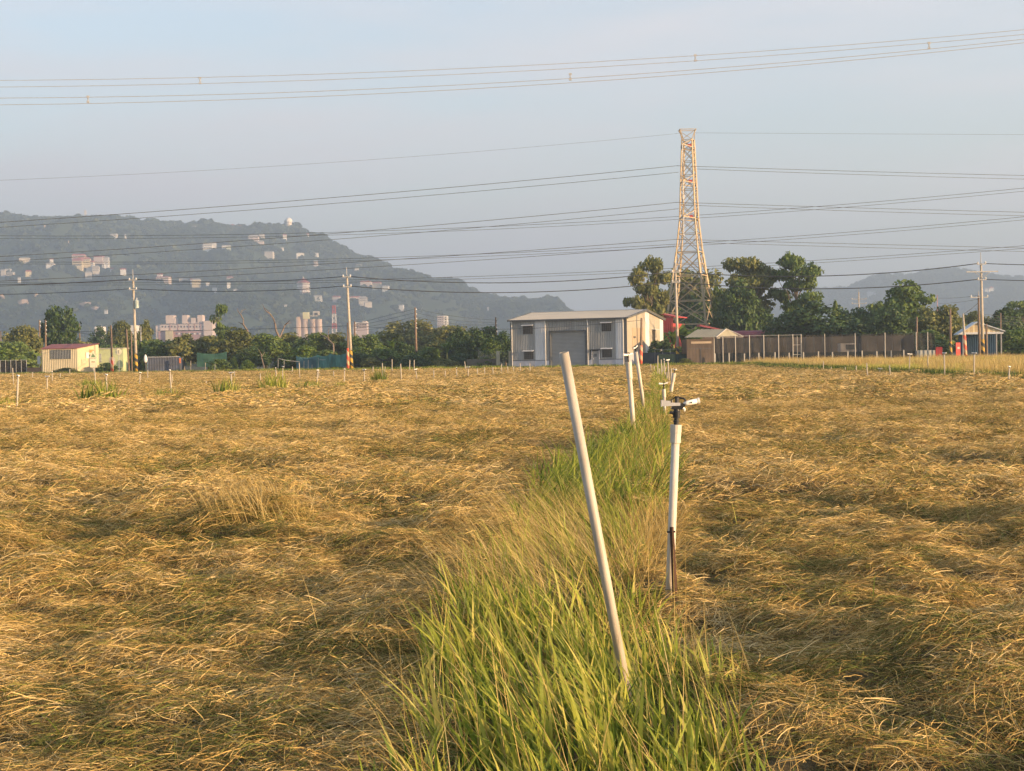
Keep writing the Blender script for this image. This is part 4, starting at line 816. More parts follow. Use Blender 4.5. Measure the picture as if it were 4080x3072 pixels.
# blue open shed on the far right
BS = thing('open_shed', 'open blue walled shed with striped cream gable at the right', 'shed', (gx(3835, 176), 176, 0), -.12); bl_ = M('blue_sheet', (.035, .085, .15), .6, .15, .8)
MB().sheet(0, 4.5, 0, 3.0, 2.5, .25, .05).build('back_wall', bl_, BS); MB().box(0.0, .05, 0, 2.45, 0, 3.0).build('side_wall', bl_, BS)
for x_ in (.0, 3.85, 4.4): MB().box(x_, x_ + .14, -.14, 0, 0, 3.05).build('post', galv, BS)
MB().box(-.3, 4.7, -.2, -.08, 3.06, 3.3).build('beam', white_s, BS)
nst = 14
for i in range(nst):
    x0 = .3 + 4.1 * i / nst; x1 = .3 + 4.1 * (i + 1) / nst - .02; zt = lambda x: 3.32 + 1.05 * (1 - abs(x - 1.7) / (1.9 if x < 1.7 else 3.0)); MB().prism([(x0, 3.3), (x1, 3.3), (x1, max(3.34, zt(x1))), (x0, max(3.34, zt(x0)))], -.12, -.07, 'y').build('gable_strip', M('cream_sheet', (.72, .60, .36), .6, .08, 1) if i % 2 else M('tan_sheet', (.55, .42, .25), .6, .08, 1), BS)
b = MB(); b.prism([(-.5, 3.0), (1.7, 4.42), (4.9, 3.3), (4.9, 3.42), (1.7, 4.56), (-.5, 3.12)], -.35, 3.0, 'y'); b.build('roof', M('blue_white_roof', (.50, .53, .56), .5, .1, 1), BS)
# red machine and red panel by the poles
RM = thing('red_cabinet', 'red metal cabinet at the right end of the net enclosure', 'cabinet', (gx(3742, 170), 170, 0), -.3); rr_ = M('red_paint', (.55, .06, .05), .5, .15, 2)
MB().box(-.35, .35, -.3, .3, .05, 1.5).build('body', rr_, RM); MB().prism([(-.4, 1.5), (.4, 1.5), (.3, 1.62), (-.3, 1.62)], -.33, .33).build('lid', rr_, RM); MB().box(.1, .3, -.33, -.302, .1, .7).build('panel', postm, RM); MB().box(-.36, -.3, -.34, -.302, .2, 1.4).build('hinge_strip', rr_, RM)
RP = thing('red_board', 'tall red board with a pale notice beside the leaning pole', 'board', (gx(3818, 172), 172, 0), .2)
MB().box(-.28, .28, -.03, .03, .2, 2.1).build('panel', rr_, RP); MB().box(-.12, .18, -.05, -.032, 1.35, 1.6).build('notice', postm, RP); MB().box(-.3, -.24, .032, .09, 0, 2.0).build('post', dark_t, RP); MB().box(.24, .3, .032, .09, 0, 2.0).build('post', dark_t, RP)

# ------------------------------------------------------------------ sprinkler risers
cream_pvc = M('grey_pvc', (.43, .39, .33), .45, .12, 7, bump=.08, stretch=(1, 1, .35), dirt=(.31, .26, .20))
pale_pvc = M('pale_pvc', (.53, .50, .45), .45, .07, 7, bump=.08, stretch=(1, 1, .35), dirt=(.40, .33, .24))
blk = M('black_plastic', (.022, .024, .028), .4, .2, 20); greyp = M('grey_plastic', (.42, .42, .43), .4, .1, 12); hotw = M('white_plastic', (.80, .76, .70), .4, .06, 12); rust = M('rusty_bar', (.075, .04, .028), .9, .35, 14, bump=.4)
SPR = 'sprinkler risers in the fields'
def frame_to(d):                                          # rotation taking +z to d
    z = Vector(d).normalized(); x = (Vector((1, 0, 0)) - z * z.x).normalized(); y = z.cross(x)
    return Matrix((x, y, z)).transposed().to_4x4()
def riser(name, base, top, r, mat, label, parts=True, head=None, turn=0.0, sleeve=.14):
    """leaning pipe from base to top in world; parts in local coords about the base"""
    t = thing(name, label, 'sprinkler' if head else 'pipe', base, 0, SPR); d = top - base; Ln = d.length; T = frame_to(d)
    n = 14 if r > .025 else 8
    rim = [(r, -.3), (r, Ln)] if head else [(r, -.3), (r, Ln), (r * .8, Ln), (r * .78, Ln - .12)]
    b = MB(); b.lathe(rim, n); b.build('pipe', mat, t, True, T)
    for p in t.children: 
        for q in p.data.polygons: q.use_smooth = len(q.vertices) == 4
    if head:
        if sleeve: MB().lathe([(r * 1.02, Ln - sleeve), (r * 1.28, Ln - sleeve), (r * 1.30, Ln - sleeve * .45), (r * 1.36, Ln - sleeve * .44), (r * 1.36, Ln), (r * .8, Ln)], n).build('coupling', mat, t, False, T)
        head(t, T @ Matrix.Translation((0, 0, Ln)) @ Matrix.Rotation(turn, 4, 'Z'), r)
    return t
def big_head(t, T, r):
    k = r / .028 * .9
    def P(b, nm, m, par=t, sm=False): 
        o = b.build(nm, m, par, sm, T); return o
    neck = MB().lathe([(.019 * k, 0), (.019 * k, .018 * k), (.023 * k, .019 * k), (.023 * k, .030 * k), (.018 * k, .032 * k), (.018 * k, .05 * k), (.028 * k, .052 * k), (.029 * k, .098 * k), (.024 * k, .105 * k), (.022 * k, .118 * k)], 16); P(neck, 'swivel', blk)
    P(MB().tube([(-.02 * k, -.005, .085 * k), (-.052 * k, -.012 * k, .092 * k)], [.012 * k, .010 * k], 8), 'trip_stop', blk)
    b = MB(); b.prism([(-.045 * k, .115 * k), (.05 * k, .115 * k), (.062 * k, .155 * k), (.04 * k, .165 * k), (-.03 * k, .15 * k)], -.018 * k, .018 * k); P(b, 'body', blk)
    # bridge (open frame over the arm)
    fr = MB().tube([(-.036 * k, 0, .14 * k), (-.042 * k, 0, .185 * k), (-.012 * k, 0, .208 * k), (.05 * k, 0, .200 * k), (.064 * k, 0, .185 * k), (.058 * k, 0, .15 * k)], .009 * k, 6); P(fr, 'bridge', blk)
    P(MB().tube([(.0, 0, .15 * k), (.0, 0, .205 * k)], .017 * k, 10), 'spring', M('dark_spring', (.09, .09, .095), .35, .2, 40, metal=.6))
    b = MB(); b.prism([(-.118 * k, .135 * k), (.022 * k, .145 * k), (.022 * k, .168 * k), (-.05 * k, .165 * k), (-.052 * k, .178 * k), (-.118 * k, .182 * k)], -.032 * k, -.022 * k); arm = P(b, 'hammer_arm', greyp)
    P(MB().box(-.122 * k, -.116 * k, -.04 * k, .012 * k, .133 * k, .183 * k), 'arm_spoon', greyp, arm)
    noz = MB().tube([(.05 * k, 0, .158 * k), (.075 * k, 0, .166 * k), (.158 * k, .0, .186 * k)], [.014 * k, .018 * k, .020 * k], 12); nz_ = P(noz, 'nozzle', hotw, t, True)
    P(MB().tube([(.156 * k, 0, .1855 * k), (.170 * k, 0, .189 * k)], [.0225 * k, .0225 * k], 12), 'nozzle_ring', hotw, nz_); P(MB().tube([(.105 * k, -.02 * k, .172 * k), (.105 * k, -.024 * k, .172 * k)], .006 * k, 8), 'port', blk, nz_)
    P(MB().tube([(.045 * k, -.01, .128 * k), (.058 * k, -.012 * k, .118 * k), (.058 * k, -.012 * k, .103 * k)], [.012 * k, .009 * k, .006 * k], 7), 'drip_spout', hotw)
def mid_head(t, T, r):
    k = HK
    MB().lathe([(.024 * k, 0), (.024 * k, .10 * k), (.030 * k, .11 * k), (.030 * k, .16 * k), (.018 * k, .19 * k)], 10).build('swivel', blk, t, False, T)
    MB().tube([(-.01, 0, .19 * k), (-.17 * k, 0, .205 * k)], [.028 * k, .034 * k], 8).build('hammer_arm', hotw, t, False, T)
    MB().tube([(.01, 0, .19 * k), (.16 * k, 0, .225 * k)], [.02 * k, .026 * k], 8).build('nozzle', hotw, t, False, T)
    MB().tube([(-.05 * k, 0, .2 * k), (-.03 * k, 0, .25 * k), (.05 * k, 0, .25 * k), (.06 * k, 0, .2 * k)], .011 * k, 6).build('bridge', blk, t, False, T)
# nearest headed riser with its tie bar
b0 = gnd(2662, 2500); Yn = b0.y
riser('sprinkler', b0, at(2694, 1692, Yn), .026, pale_pvc, 'nearest white sprinkler riser with a black impact head and a rusty bar', head=big_head, sleeve=.115)
RBAR = thing('rusty_stake', 'rusty brown stake tied against the nearest sprinkler riser', 'stake', gnd(2688, 2500) + Vector((0, -.03, 0)), 0)
q0 = RBAR.location; P1 = at(2676, 2100, Yn - .05); P2 = at(2684, 2250, Yn - .06); P3 = at(2690, 2410, Yn - .05)
MB().tube([P1 - q0, P2 - q0, P3 - q0, Vector((.0, 0, -.2))], [.014, .017, .018, .014], 6).build('stake', rust, RBAR); MB().tube([at(2658, 2120, Yn - .04) - q0, at(2690, 2118, Yn - .06) - q0], .006, 5).build('tie_wire', blk, RBAR)
# the thick leaning open pipe
b1 = gnd(2528, 2920); riser('standpipe', b1, at(2246, 1404, b1.y - .25), .0225, cream_pvc, 'thick bare grey pipe leaning left in the green grass, without a head')
HK = 22 / F * 28 / .16; b2 = gnd(2531, 1790); riser('sprinkler', b2, at(2504, 1442, b2.y), .042, pale_pvc, 'second sprinkler riser behind the leaning pipe, with a pale head', head=mid_head, sleeve=.3, turn=.6)
HK = 14 / F * 40 / .16; b3 = gnd(2572, 1668); riser('sprinkler', b3, at(2534, 1402, b3.y - .5), .045, pale_pvc, 'third sprinkler riser leaning left just behind the second', head=mid_head, sleeve=0, turn=.9)
HK = 17 / F * 35 / .16; b4 = gnd(2652, 1700); riser('sprinkler', b4, at(2645, 1550, b4.y), .032, pale_pvc, 'low sprinkler riser left of the nearest impact head', head=mid_head, sleeve=.2, turn=.1)
HK = 11 / F * 53 / .16; b5 = gnd(2668, 1600); riser('sprinkler', b5, at(2686, 1486, b5.y), .052, pale_pvc, 'sprinkler riser leaning right above the nearest impact head', head=mid_head, sleeve=.3, turn=2.0)
rowc = [(2620, 1500, 2621, 1417, 0), (2628, 1500, 2627, 1468, 0), (2637, 1502, 2634, 1432, 0), (2650, 1509, 2646, 1437, 1), (2667, 1538, 2661, 1440, 1), (2658, 1520, 2656, 1482, 0), (2673, 1520, 2675, 1468, 0), (2640, 1490, 2641, 1456, 0), (2648, 1488, 2652, 1462, 0), (2595, 1480, 2592, 1450, 0), (2607, 1482, 2606, 1458, 0)]
rowc.sort(key=lambda a: a[2])
stake_m = M('riser_tan', (.40, .35, .27), .6, .12, 4)
def small(px0, py0, px1, py1, hd, label):
    b = gnd(px0, py0, .12); b.z = 0; r = max(1.9 / F * b.y, .035)
    t = riser('sprinkler' if hd else 'pipe_stake', b, at(px1, py1, b.y), r * .9, stake_m, label)
    t['category'] = 'sprinkler' if hd else 'stake'
    if hd:
        d = at(px1, py1, b.y) - b; T = frame_to(d) @ Matrix.Translation((0, 0, d.length)) @ Matrix.Rotation(px0 * .7, 4, 'Z'); k = r / .028
        w_ = 10.0 / F * b.y
        MB().tube([(0, 0, -.02), (0, 0, w_ * .5)], r * .8, 7).build('swivel', blk, t, False, T); MB().tube([(-w_, 0, w_ * .55), (0, 0, w_ * .5), (w_, 0, w_ * .65)], r * .75, 7).build('nozzle', hotw, t, False, T)
for i, a in enumerate(rowc): small(*a, ordw(i + 1) + ' thin riser from the left in the far cluster along the centre row')
left = [(66, 1642, 72, 1502, 1), (188, 1566, 188, 1505, 1), (55, 1538, 50, 1466, 0), (382, 1550, 376, 1462, 0), (425, 1590, 424, 1498, 1), (129, 1507, 130, 1482, 0), (209, 1524, 208, 1487, 1), (240, 1508, 240, 1487, 0), (277, 1492, 278, 1470, 0), (554, 1537, 559, 1490, 1), (588, 1514, 589, 1474, 0), (685, 1585, 677, 1480, 1), (687, 1528, 685, 1492, 0), (821, 1535, 822, 1518, 0), (924, 1560, 921, 1490, 1), (934, 1505, 935, 1478, 0), (1037, 1523, 1037, 1488, 0), (1102, 1536, 1099, 1472, 1), (1125, 1519, 1127, 1466, 1), (1165, 1485, 1165, 1461, 0), (1195, 1512, 1192, 1446, 0), (1263, 1532, 1265, 1480, 1), (1269, 1511, 1270, 1472, 0), (1330, 1506, 1329, 1478, 0), (1371, 1531, 1373, 1476, 1), (1453, 1529, 1451, 1478, 1), (1486, 1489, 1486, 1460, 0), (1526, 1514, 1523, 1446, 0), (1533, 1489, 1534, 1461, 0), (1562, 1485, 1562, 1431, 0), (1600, 1525, 1596, 1449, 0), (1631, 1481, 1633, 1434, 0), (1650, 1479, 1650, 1434, 0), (1662, 1512, 1657, 1477, 1), (1729, 1511, 1728, 1475, 0), (1774, 1508, 1774, 1477, 0), (1820, 1506, 1819, 1470, 1), (1866, 1507, 1865, 1468, 1), (1902, 1499, 1902, 1468, 0), (1932, 1496, 1930, 1464, 0), (1966, 1495, 1963, 1462, 0), (1998, 1491, 1998, 1450, 0), (2024, 1488, 2022, 1460, 0), (2047, 1487, 2046, 1462, 0), (2073, 1484, 2072, 1447, 0), (2112, 1484, 2111, 1448, 0), (1857, 1478, 1851, 1440, 0), (855, 1482, 857, 1450, 0)]
left.sort(key=lambda a: a[2])
for i, a in enumerate(left): small(*a, ordw(i + 1) + ' pale riser post from the left edge in the left part of the field')
right = [(3412, 1489, 3411, 1457, 0), (3458, 1511, 3453, 1446, 0), (3504, 1493, 3506, 1474, 1), (3548, 1504, 3544, 1455, 0), (3622, 1491, 3625, 1416, 1), (3697, 1482, 3697, 1418, 0), (3764, 1507, 3762, 1412, 1), (3881, 1515, 3882, 1412, 1), (4018, 1532, 4022, 1466, 1), (3368, 1481, 3368, 1462, 0), (3310, 1480, 3312, 1462, 0), (3280, 1478, 3281, 1440, 0), (3182, 1458, 3180, 1432, 0)]
right.sort(key=lambda a: a[2])
for i, a in enumerate(right): small(*a, ordw(i + 1) + ' pale riser post from the left in the golden grass on the right')

# ------------------------------------------------------------------ utility poles
polem = M('pole_concrete', (.42, .37, .30), .85, .15, 3, bump=.1); woodm = M('pole_wood', (.22, .155, .11), .9, .3, 3, stretch=(4, 4, .4), bump=.3)
YB = STRIPE('yellow_black', (.46, .27, .03), (.03, .028, .025), 7); RW = STRIPE('red_white', (.62, .10, .05), (.62, .40, .22), 6)
insul = M('porcelain', (.72, .70, .66), .3, .06, 5); steelg = M('line_steel', (.40, .40, .40), .5, .1, 5)
def pole(pb, yb, pt, yt, Y, r, mat, label, sleeve=None, sl_h=2.6, spike=0, arms=(), arm_w=.9, name='utility_pole', notches=0, group='utility poles'):
    base = Vector((gx(pb, Y), Y, 0)); top = at(pt, yt, Y); t = thing(name, label, 'pole', base, 0, group); d = top - base; Ln = d.length; T = frame_to(d)
    MB().lathe([(r, -.3), (r * .62, Ln)], 12).build('shaft', mat, t, True, T)
    if sleeve:
        rs = r * 1.05; o = MB().lathe([(rs, .05), (rs * .93, sl_h)], 14).build('warning_sleeve', sleeve, t, True); o.matrix_local = T
    if spike: MB().tube([(0, 0, Ln - .05), (0, 0, Ln + spike)], [.05, .035], 6).build('ground_wire_spike', steelg, t, False, T)
    for i, yy in enumerate(arms):
        f = (at(pt, yy, Y).z - base.z) / d.z; c = d * f
        o = MB().box(-arm_w / 2, arm_w / 2, -r - .08, -r + .02, -.05, .05).build('crossarm', steelg, t); o.location = c
        for s in (-1, 1):
            q = MB().lathe([(.05, 0), (.11, .05), (.06, .10), (.11, .15), (.05, .22)], 10).build('insulator', insul, t); q.location = c + Vector((s * (arm_w / 2 - .08), -r - .03, .05))
    for i in range(notches):
        q = MB().lathe([(.05, 0), (.10, .04), (.05, .16)], 8).build('insulator', insul, t); q.location = d * ((Ln - .35 - i * .62) / Ln) + Vector((.14, -.1, 0))
    return t
p1 = pole(544, 1487, 530, 1109, 187, .21, polem, 'first concrete utility pole with yellow and black base, left of the apartment block', YB, 2.55, 1.1, (1116, 1154), 1.0)
p2 = pole(1401, 1472, 1382, 1100, 172, .20, polem, 'concrete utility pole with yellow and black base beside a red striped one', YB, 2.5, 1.0, (1104, 1143), 1.0)
p3 = pole(2702, 1458, 2690, 1046, 172, .19, polem, 'concrete utility pole with yellow and black base in front of the lattice tower', YB, 2.2, 0, (1085, 1125), .95)
p4 = pole(3917, 1442, 3908, 1049, 164, .20, polem, 'tall concrete utility pole with crossarm by the blue shed', YB, 2.4, 1.2, (1053, 1115), 1.0)
c_ = MB().box(-1.75, 1.75, -.35, -.22, -.06, .06).build('crossarm', steelg, p4); c_.location = at(3910, 1083, 164) - p4.location
for s in (-1, 1): MB().tube([at(3910, 1083, 164) - p4.location + Vector((s * .9, -.28, 0)), at(3911, 1108, 164) - p4.location + Vector((0, -.25, 0))], .03, 6).build('brace', steelg, p4)
tr = MB().lathe([(.26, 0), (.26, .95), (.20, 1.02), (.08, 1.05)], 14).build('transformer', M('transformer_grey', (.50, .56, .50), .5, .1, 2), p1); tr.location = at(546, 1228, 187) - p1.location + Vector((0, -.15, 0)); MB().lathe([(.06, 0), (.09, .06), (.05, .3)], 8).build('bushing', insul, tr).location = (0, 0, 1.03)
pole(1386, 1472, 1386, 1285, 173.5, .17, woodm, 'shorter wooden pole with red striped base touching the second concrete pole', RW, 2.7)
pole(3903, 1440, 3899, 1178, 168, .17, woodm, 'brown wooden pole right behind the tall concrete pole at the right', None, 0, .5, (1185,), 2.0)
pole(3788, 1445, 3786, 1230, 164, .17, woodm, 'brown wooden pole with yellow and black foot right of the net enclosure', YB, 2.2)
pole(3849, 1452, 3837, 1250, 162, .17, polem, 'leaning wooden pole with a red and white foot before the blue shed', RW, 2.9)
pole(3932, 1440, 3930, 1290, 166, .15, woodm, 'short dark wooden pole in front of the blue shed')
pole(3653, 1440, 3653, 1262, 176, .15, woodm, 'wooden pole rising behind the right end of the net enclosure')
pole(3987, 1440, 3987, 1247, 195, .13, woodm, 'thin wooden pole behind the blue shed roof')
pole(2553, 1458, 2556, 1267, 168, .18, woodm, 'brown wooden pole with red striped base in front of the warehouse gable', RW, 2.4)
pole(2610, 1440, 2607, 1205, 215, .2, woodm, 'dark pole top rising behind the red shed')
pole(1660, 1440, 1654, 1225, 200, .19, woodm, 'brown wooden pole with a column of insulators at its top, left of centre', notches=5)
pole(1416, 1440, 1413, 1281, 215, .18, woodm, 'wooden pole just right of the second concrete pole', notches=3)
pole(1977, 1440, 1975, 1264, 216, .18, woodm, 'dark wooden pole among the trees left of the warehouse', notches=4)
pole(447, 1486, 442, 1296, 189, .17, woodm, 'brown wooden pole with an orange foot right of the red roofed shed', RW, 2.2)
pole(515, 1490, 504, 1312, 192, .13, woodm, 'thin leaning wooden pole just left of the first concrete pole')
pole(526, 1488, 523, 1322, 200, .12, woodm, 'thin wooden pole behind the foot of the first concrete pole')
pole(160, 1440, 157, 1275, 230, .17, woodm, 'left one of two wooden poles behind the red roofed shed', notches=2)
pole(183, 1440, 181, 1275, 226, .17, woodm, 'right one of two wooden poles behind the red roofed shed', notches=4)
pole(322, 1440, 316, 1289, 240, .15, woodm, 'dark wooden pole beside the tall dark tree at the left')
pole(563, 1440, 561, 1300, 235, .1, steelg, 'thin grey lamp pole right of the first concrete pole')
pole(625, 1440, 626, 1345, 230, .07, M('yellow_post', (.45, .42, .25), .7, .1, 2), 'thin pale yellow post above the blue grey container')
pole(4, 1440, 3, 1318, 240, .12, woodm, 'short wooden pole at the left edge of the photo')
fp = pole(3425, 1420, 3421, 1165, 300, .22, polem, 'far concrete pole with crossarms behind the dark dome tree', None, 0, 1.0, (1192, 1210), 3.0, group='utility poles')
pole(3736, 1400, 3734, 1175, 330, .1, M('red_white_mast', (.55, .25, .22), .6, .1, 1), 'thin red and white mast above the large green tree')

# ------------------------------------------------------------------ wires
wirem = M('wire_dark', (.06, .065, .07), .6, .1, 1); wirel = M('wire_sunlit', (.40, .33, .25), .5, .1, 1)  # warm sunlight on the top conductors is put into the second colour
def wire(pts, Y0, Y1, r, m, label, name='power_line', group=None, n=30):
    """a sagging conductor through three photo points, at depths Y0..Y1"""
    (a, ya), (b_, yb), (c, yc) = pts; co = np.polyfit([a, b_, c], [ya, yb, yc], 2); q = []
    for i in range(n + 1):
        px = a + (c - a) * i / n; q.append(at(px, float(np.polyval(co, px)), Y0 + (Y1 - Y0) * i / n))
    base = q[0]; o = MB().tube([p - base for p in q], r, 5).build(name, m, None, True); o.location = base
    return tag(o, label, 'wire', group)
S_ = 1.8444
def W2(pts, *a, **k): return wire([(x * S_, y * S_) for x, y in pts], *a, **k)
gA = 'twin conductors crossing the top of the sky'
W2([(-200, 174), (1000, 148), (2400, 46)], 120, 112, .017, wirel, 'uppermost wire of the upper twin line across the top', group=gA)
W2([(-200, 189), (1000, 160), (2400, 56)], 120, 112, .017, wirel, 'lower wire of the upper twin line across the top', group=gA)
W2([(-200, 212), (1000, 183), (2400, 63)], 112, 104, .017, wirel, 'upper wire of the lower twin line across the top', group=gA)
W2([(-200, 228), (1000, 193), (2400, 71)], 112, 104, .017, wirel, 'lowest wire of the two twin lines across the top', group=gA)
for i, (x, y, Y_) in enumerate([(432, 174, 118), (1502, 125, 115), (190, 214.5, 111), (1232, 166, 108), (2007, 98.5, 106)]):
    c = at(x * S_, y * S_, Y_); sp = thing('line_spacer', ['spacer on the upper twin line at the left', 'spacer on the upper twin line right of centre', 'spacer on the lower twin line at the far left', 'spacer on the lower twin line near the middle', 'spacer on the lower twin line at the far right'][i], 'spacer', c, 0, 'spacers on the twin lines')
    h = 11.5 / F * Y_
    for dz in (-h, h): MB().box(-.10, .10, -.04, .04, dz - .05, dz + .05).build('clamp', steelg, sp)
    MB().tube([(-.09, 0, -h), (0, .01, 0), (-.09, 0, h)], .03, 6).build('yoke', steelg, sp); MB().tube([(.09, 0, -h), (0, -.01, 0), (.09, 0, h)], .03, 6).build('yoke', steelg, sp)
YT = 235.0
gB = 'conductors hung on the lattice tower'
for nm, yl, ym, y0, yr, y1 in (('top', 484, 412, 358, 371, 384), ('middle', 556, 490, 437, 450, 464), ('bottom', 606, 556, 517, 528, 541)):
    W2([(-250, yl + 12), (800, ym + 8), (1463, y0)], 200, YT - 4, .040, wirem, 'front wire running left from the %s insulator of the lattice tower' % nm, group=gB)
    W2([(-250, yl + 22), (800, ym + 21), (1466, y0 + 14)], 215, YT + 4, .036, wirem, 'rear wire running left from the %s insulator of the lattice tower' % nm, group=gB)
    W2([(1463, y0), (1850, yr - 1), (2450, y1)], YT - 4, 260, .036, wirem, 'front wire running right from the %s insulator of the lattice tower' % nm, group=gB)
    W2([(1505, y0 + 7), (1850, yr + 6), (2450, y1 + 8)], YT + 4, 280, .034, wirem, 'rear wire running right from the %s insulator of the lattice tower' % nm, group=gB)
W2([(-250, 398), (700, 352), (1468, 288)], 215, YT, .016, wirem, 'faint shield wire rising left to the top of the tower', group=gB); W2([(1500, 287), (1850, 289), (2450, 292)], YT, 270, .018, wirem, 'faint shield wire running right from the tower top', group=gB)
gC = 'transmission line passing behind the tower'
for i, ys in enumerate([(506, 503, 398), (512, 509, 405), (562, 561, 461), (566, 566, 468), (608, 608, 528), (612, 613, 534)]):
    W2([(-250, ys[0]), (900, ys[1] - 7), (2450, ys[2] - 17)], 310, 290, .042 if i % 2 == 0 else .036, wirem, ordw(i + 1) + ' wire from the top of the long line passing behind the tower', group=gC)
gD = 'distribution wires on the striped poles'
def span(pA, pB, YA, YB_, sag, label, r=.042):
    pm = ((pA[0] + pB[0]) / 2, (pA[1] + pB[1]) / 2 + sag); wire([pA, pm, pB], YA, YB_, r, wirem, label, group=gD)
for nm, ya, yb, yc, yd in (('upper', 1113, 1102, 1083, 1050), ('lower', 1151, 1140, 1123, 1113)):
    span((-420, ya + 18), (515, ya), 200, 187, 12, nm + ' distribution wire left of the first striped pole')
    span((548, ya), (1368, yb), 187, 172, 15, nm + ' distribution wire between the first and second striped poles')
    span((1396, yb), (2678, yc), 172, 172, 34, nm + ' distribution wire between the second striped pole and the tower', .05)
    span((2704, yc + 1), (3895, yd), 172, 164, 32, nm + ' distribution wire between the tower and the right striped pole', .05)
    span((3922, yd), (4700, yd + 6), 164, 158, 6, nm + ' distribution wire right of the right striped pole', .042)
span((183, 1282), (505, 1335), 226, 192, 22, 'pale service wire sagging over the red roofed shed', .03)
gE = 'thin wires on the wooden poles'
for i in range(4): 
    y0 = 1232 + i * 15; wire([(1420, 1290 + i * 9), (1545, y0 + 25), (1650, y0)], 215, 200, .02, wirem, ordw(i + 1) + ' thin wire from the top between the two notched wooden poles left of centre', group=gE)
    wire([(1662, y0), (1810, y0 + 28), (1975, 1275 + i * 9)], 200, 216, .02, wirem, ordw(i + 1) + ' thin wire from the top between the notched pole and the warehouse', group=gE)
wire([(-100, 1317), (700, 1318), (1386, 1298)], 230, 173, .025, wirem, 'low wire running along the tree line to the red striped pole', group=gE)
wire([(1388, 1298), (2000, 1312), (2560, 1275)], 173, 168, .02, wirem, 'low wire running past the warehouse front to the brown pole', group=gE)
for i in range(4): wire([(3905, 1250 + i * 9), (4000, 1260 + i * 10), (4300, 1272 + i * 12)], 168, 190, .02, wirem, ordw(i + 1) + ' thin wire from the top right of the tall right pole', group=gE)
for i in range(2): wire([(3740, 1188 + i * 22), (3820, 1186 + i * 18), (3899, 1176 + i * 16)], 260, 168, .02, wirem, ['upper', 'lower'][i] + ' thin wire left of the brown pole at the right', group=gE)
wire([(3838, 1252), (3868, 1232), (3899, 1205)], 162, 168, .03, wirem, 'drop cable between the leaning pole and the brown pole at right', group=gE)

# ------------------------------------------------------------------ lattice tower
steel = M('tower_steel', (.48, .37, .235), .6, .15, 1.0, metal=.1)
TW = thing('lattice_tower', 'tall tan steel lattice transmission tower right of the warehouse', 'tower', (at(2754, 1420, YT).x, YT, 0), R(25))
zl = [0, 3.4, 5.9, 9.6, 13.6, 17.3, 20.2, 22.5, 24.8, 27.2, 29.4, 31.6, 33.6, 35.0]
def rad(z): return float(np.interp(z, [0, 5.6, 17.3, 22.5, 35.1], [5.6, 4.6, 2.45, 1.75, 1.15]))
ub = bpy.data.meshes.new('member'); q = MB().box(-.5, .5, -.5, .5, 0, 1); ub.from_pydata(q.v, [], q.f); ub.materials.append(steel)
def member(nm, a, b, w, par=TW):
    a, b = Vector(a), Vector(b); o = link(nm, ub, None, par); o.location = a; d = b - a; o.rotation_euler = d.to_track_quat('Z', 'Y').to_euler(); o.scale = (w, w, d.length); return o
def cor(i, z): a = math.pi / 2 * i; return Vector((rad(z) * math.cos(a), rad(z) * math.sin(a), z))
for i in range(4):
    for z0, z1 in ((0, 17.3), (17.3, 22.5), (22.5, 35)): member('leg', cor(i, z0), cor(i, z1), .25 if z0 == 0 else .18)
    for k in range(len(zl) - 1):
        z0, z1 = zl[k], zl[k + 1]; j = (i + 1) % 4; wd = .13 if k < 5 else .095
        member('brace', cor(i, z0), cor(j, z1), wd); member('brace', cor(j, z0), cor(i, z1), wd)
        if k > 0: member('strut', cor(i, z0), cor(j, z0), .13 if k < 6 else .09)
        if 0 < k < 5:                                     # redundant members
            m_ = (cor(i, z0) + cor(j, z1)) / 2; member('brace', (cor(i, z0) + cor(i, z1)) / 2, m_, .07); member('brace', (cor(j, z0) + cor(j, z1)) / 2, m_, .07)
    member('strut', cor(i, 35), cor((i + 1) % 4, 35), .1)
inv = Matrix.Rotation(-R(25), 3, 'Z')
dv = inv @ Vector((-1.45, -4.6, 0))                        # crossarms run along the depth, slightly to the left
for z in (33.75, 28.1, 22.55):
    for s in (-1, 1):
        e = dv * (-s) if s < 0 else -dv; e = (dv if s > 0 else -dv) + Vector((0, 0, z)); 
        for i in range(4):
            c = cor(i, z)
            if (c - Vector((0, 0, z))).dot(dv * s) > 0: member('crossarm', c, e, .13); member('crossarm_tie', cor(i, z + 1.2), e, .09)
        st = MB(); prof = []
        for m_ in range(11): prof += [(.05, -2.9 + m_ * .26), (.15, -2.9 + m_ * .26 + .07), (.05, -2.9 + m_ * .26 + .16)]
        st.lathe(prof + [(.02, .0)], 8); o = st.build('insulator_string', insul, TW); o.location = e
        o = MB().lathe([(.03, -.25), (.12, -.1), (.12, .1), (.03, .25)], 8).build('clamp', steelg, TW); o.location = e - Vector((0, 0, 3.0))
    o = MB().box(-.28, .28, -.03, .03, -.25, .25).build('number_plate', redm, TW); o.location = inv @ Vector((.1, -rad(z) - .1, 0)) + Vector((0, 0, z + .2)); o.rotation_euler = (0, 0, -R(25))
tp = [inv @ Vector(v) + Vector((0, 0, 36.6)) for v in ((-1.35, -.9, 0), (1.2, -.9, 0), (1.2, .9, 0), (-1.35, .9, 0))]
tp_order = sorted(range(4), key=lambda k: math.atan2(tp[k].y, tp[k].x)); tp = [tp[k] for k in tp_order]; st_ = min(range(4), key=lambda s: sum((cor(i, 35) - tp[(i + s) % 4]).length for i in range(4))); tp = [tp[(i + st_) % 4] for i in range(4)]
for i in range(4): member('peak_member', cor(i, 35), tp[i], .1); member('peak_member', cor(i, 35), tp[(i + 1) % 4], .08); member('peak_member', tp[i], tp[(i + 1) % 4], .1)
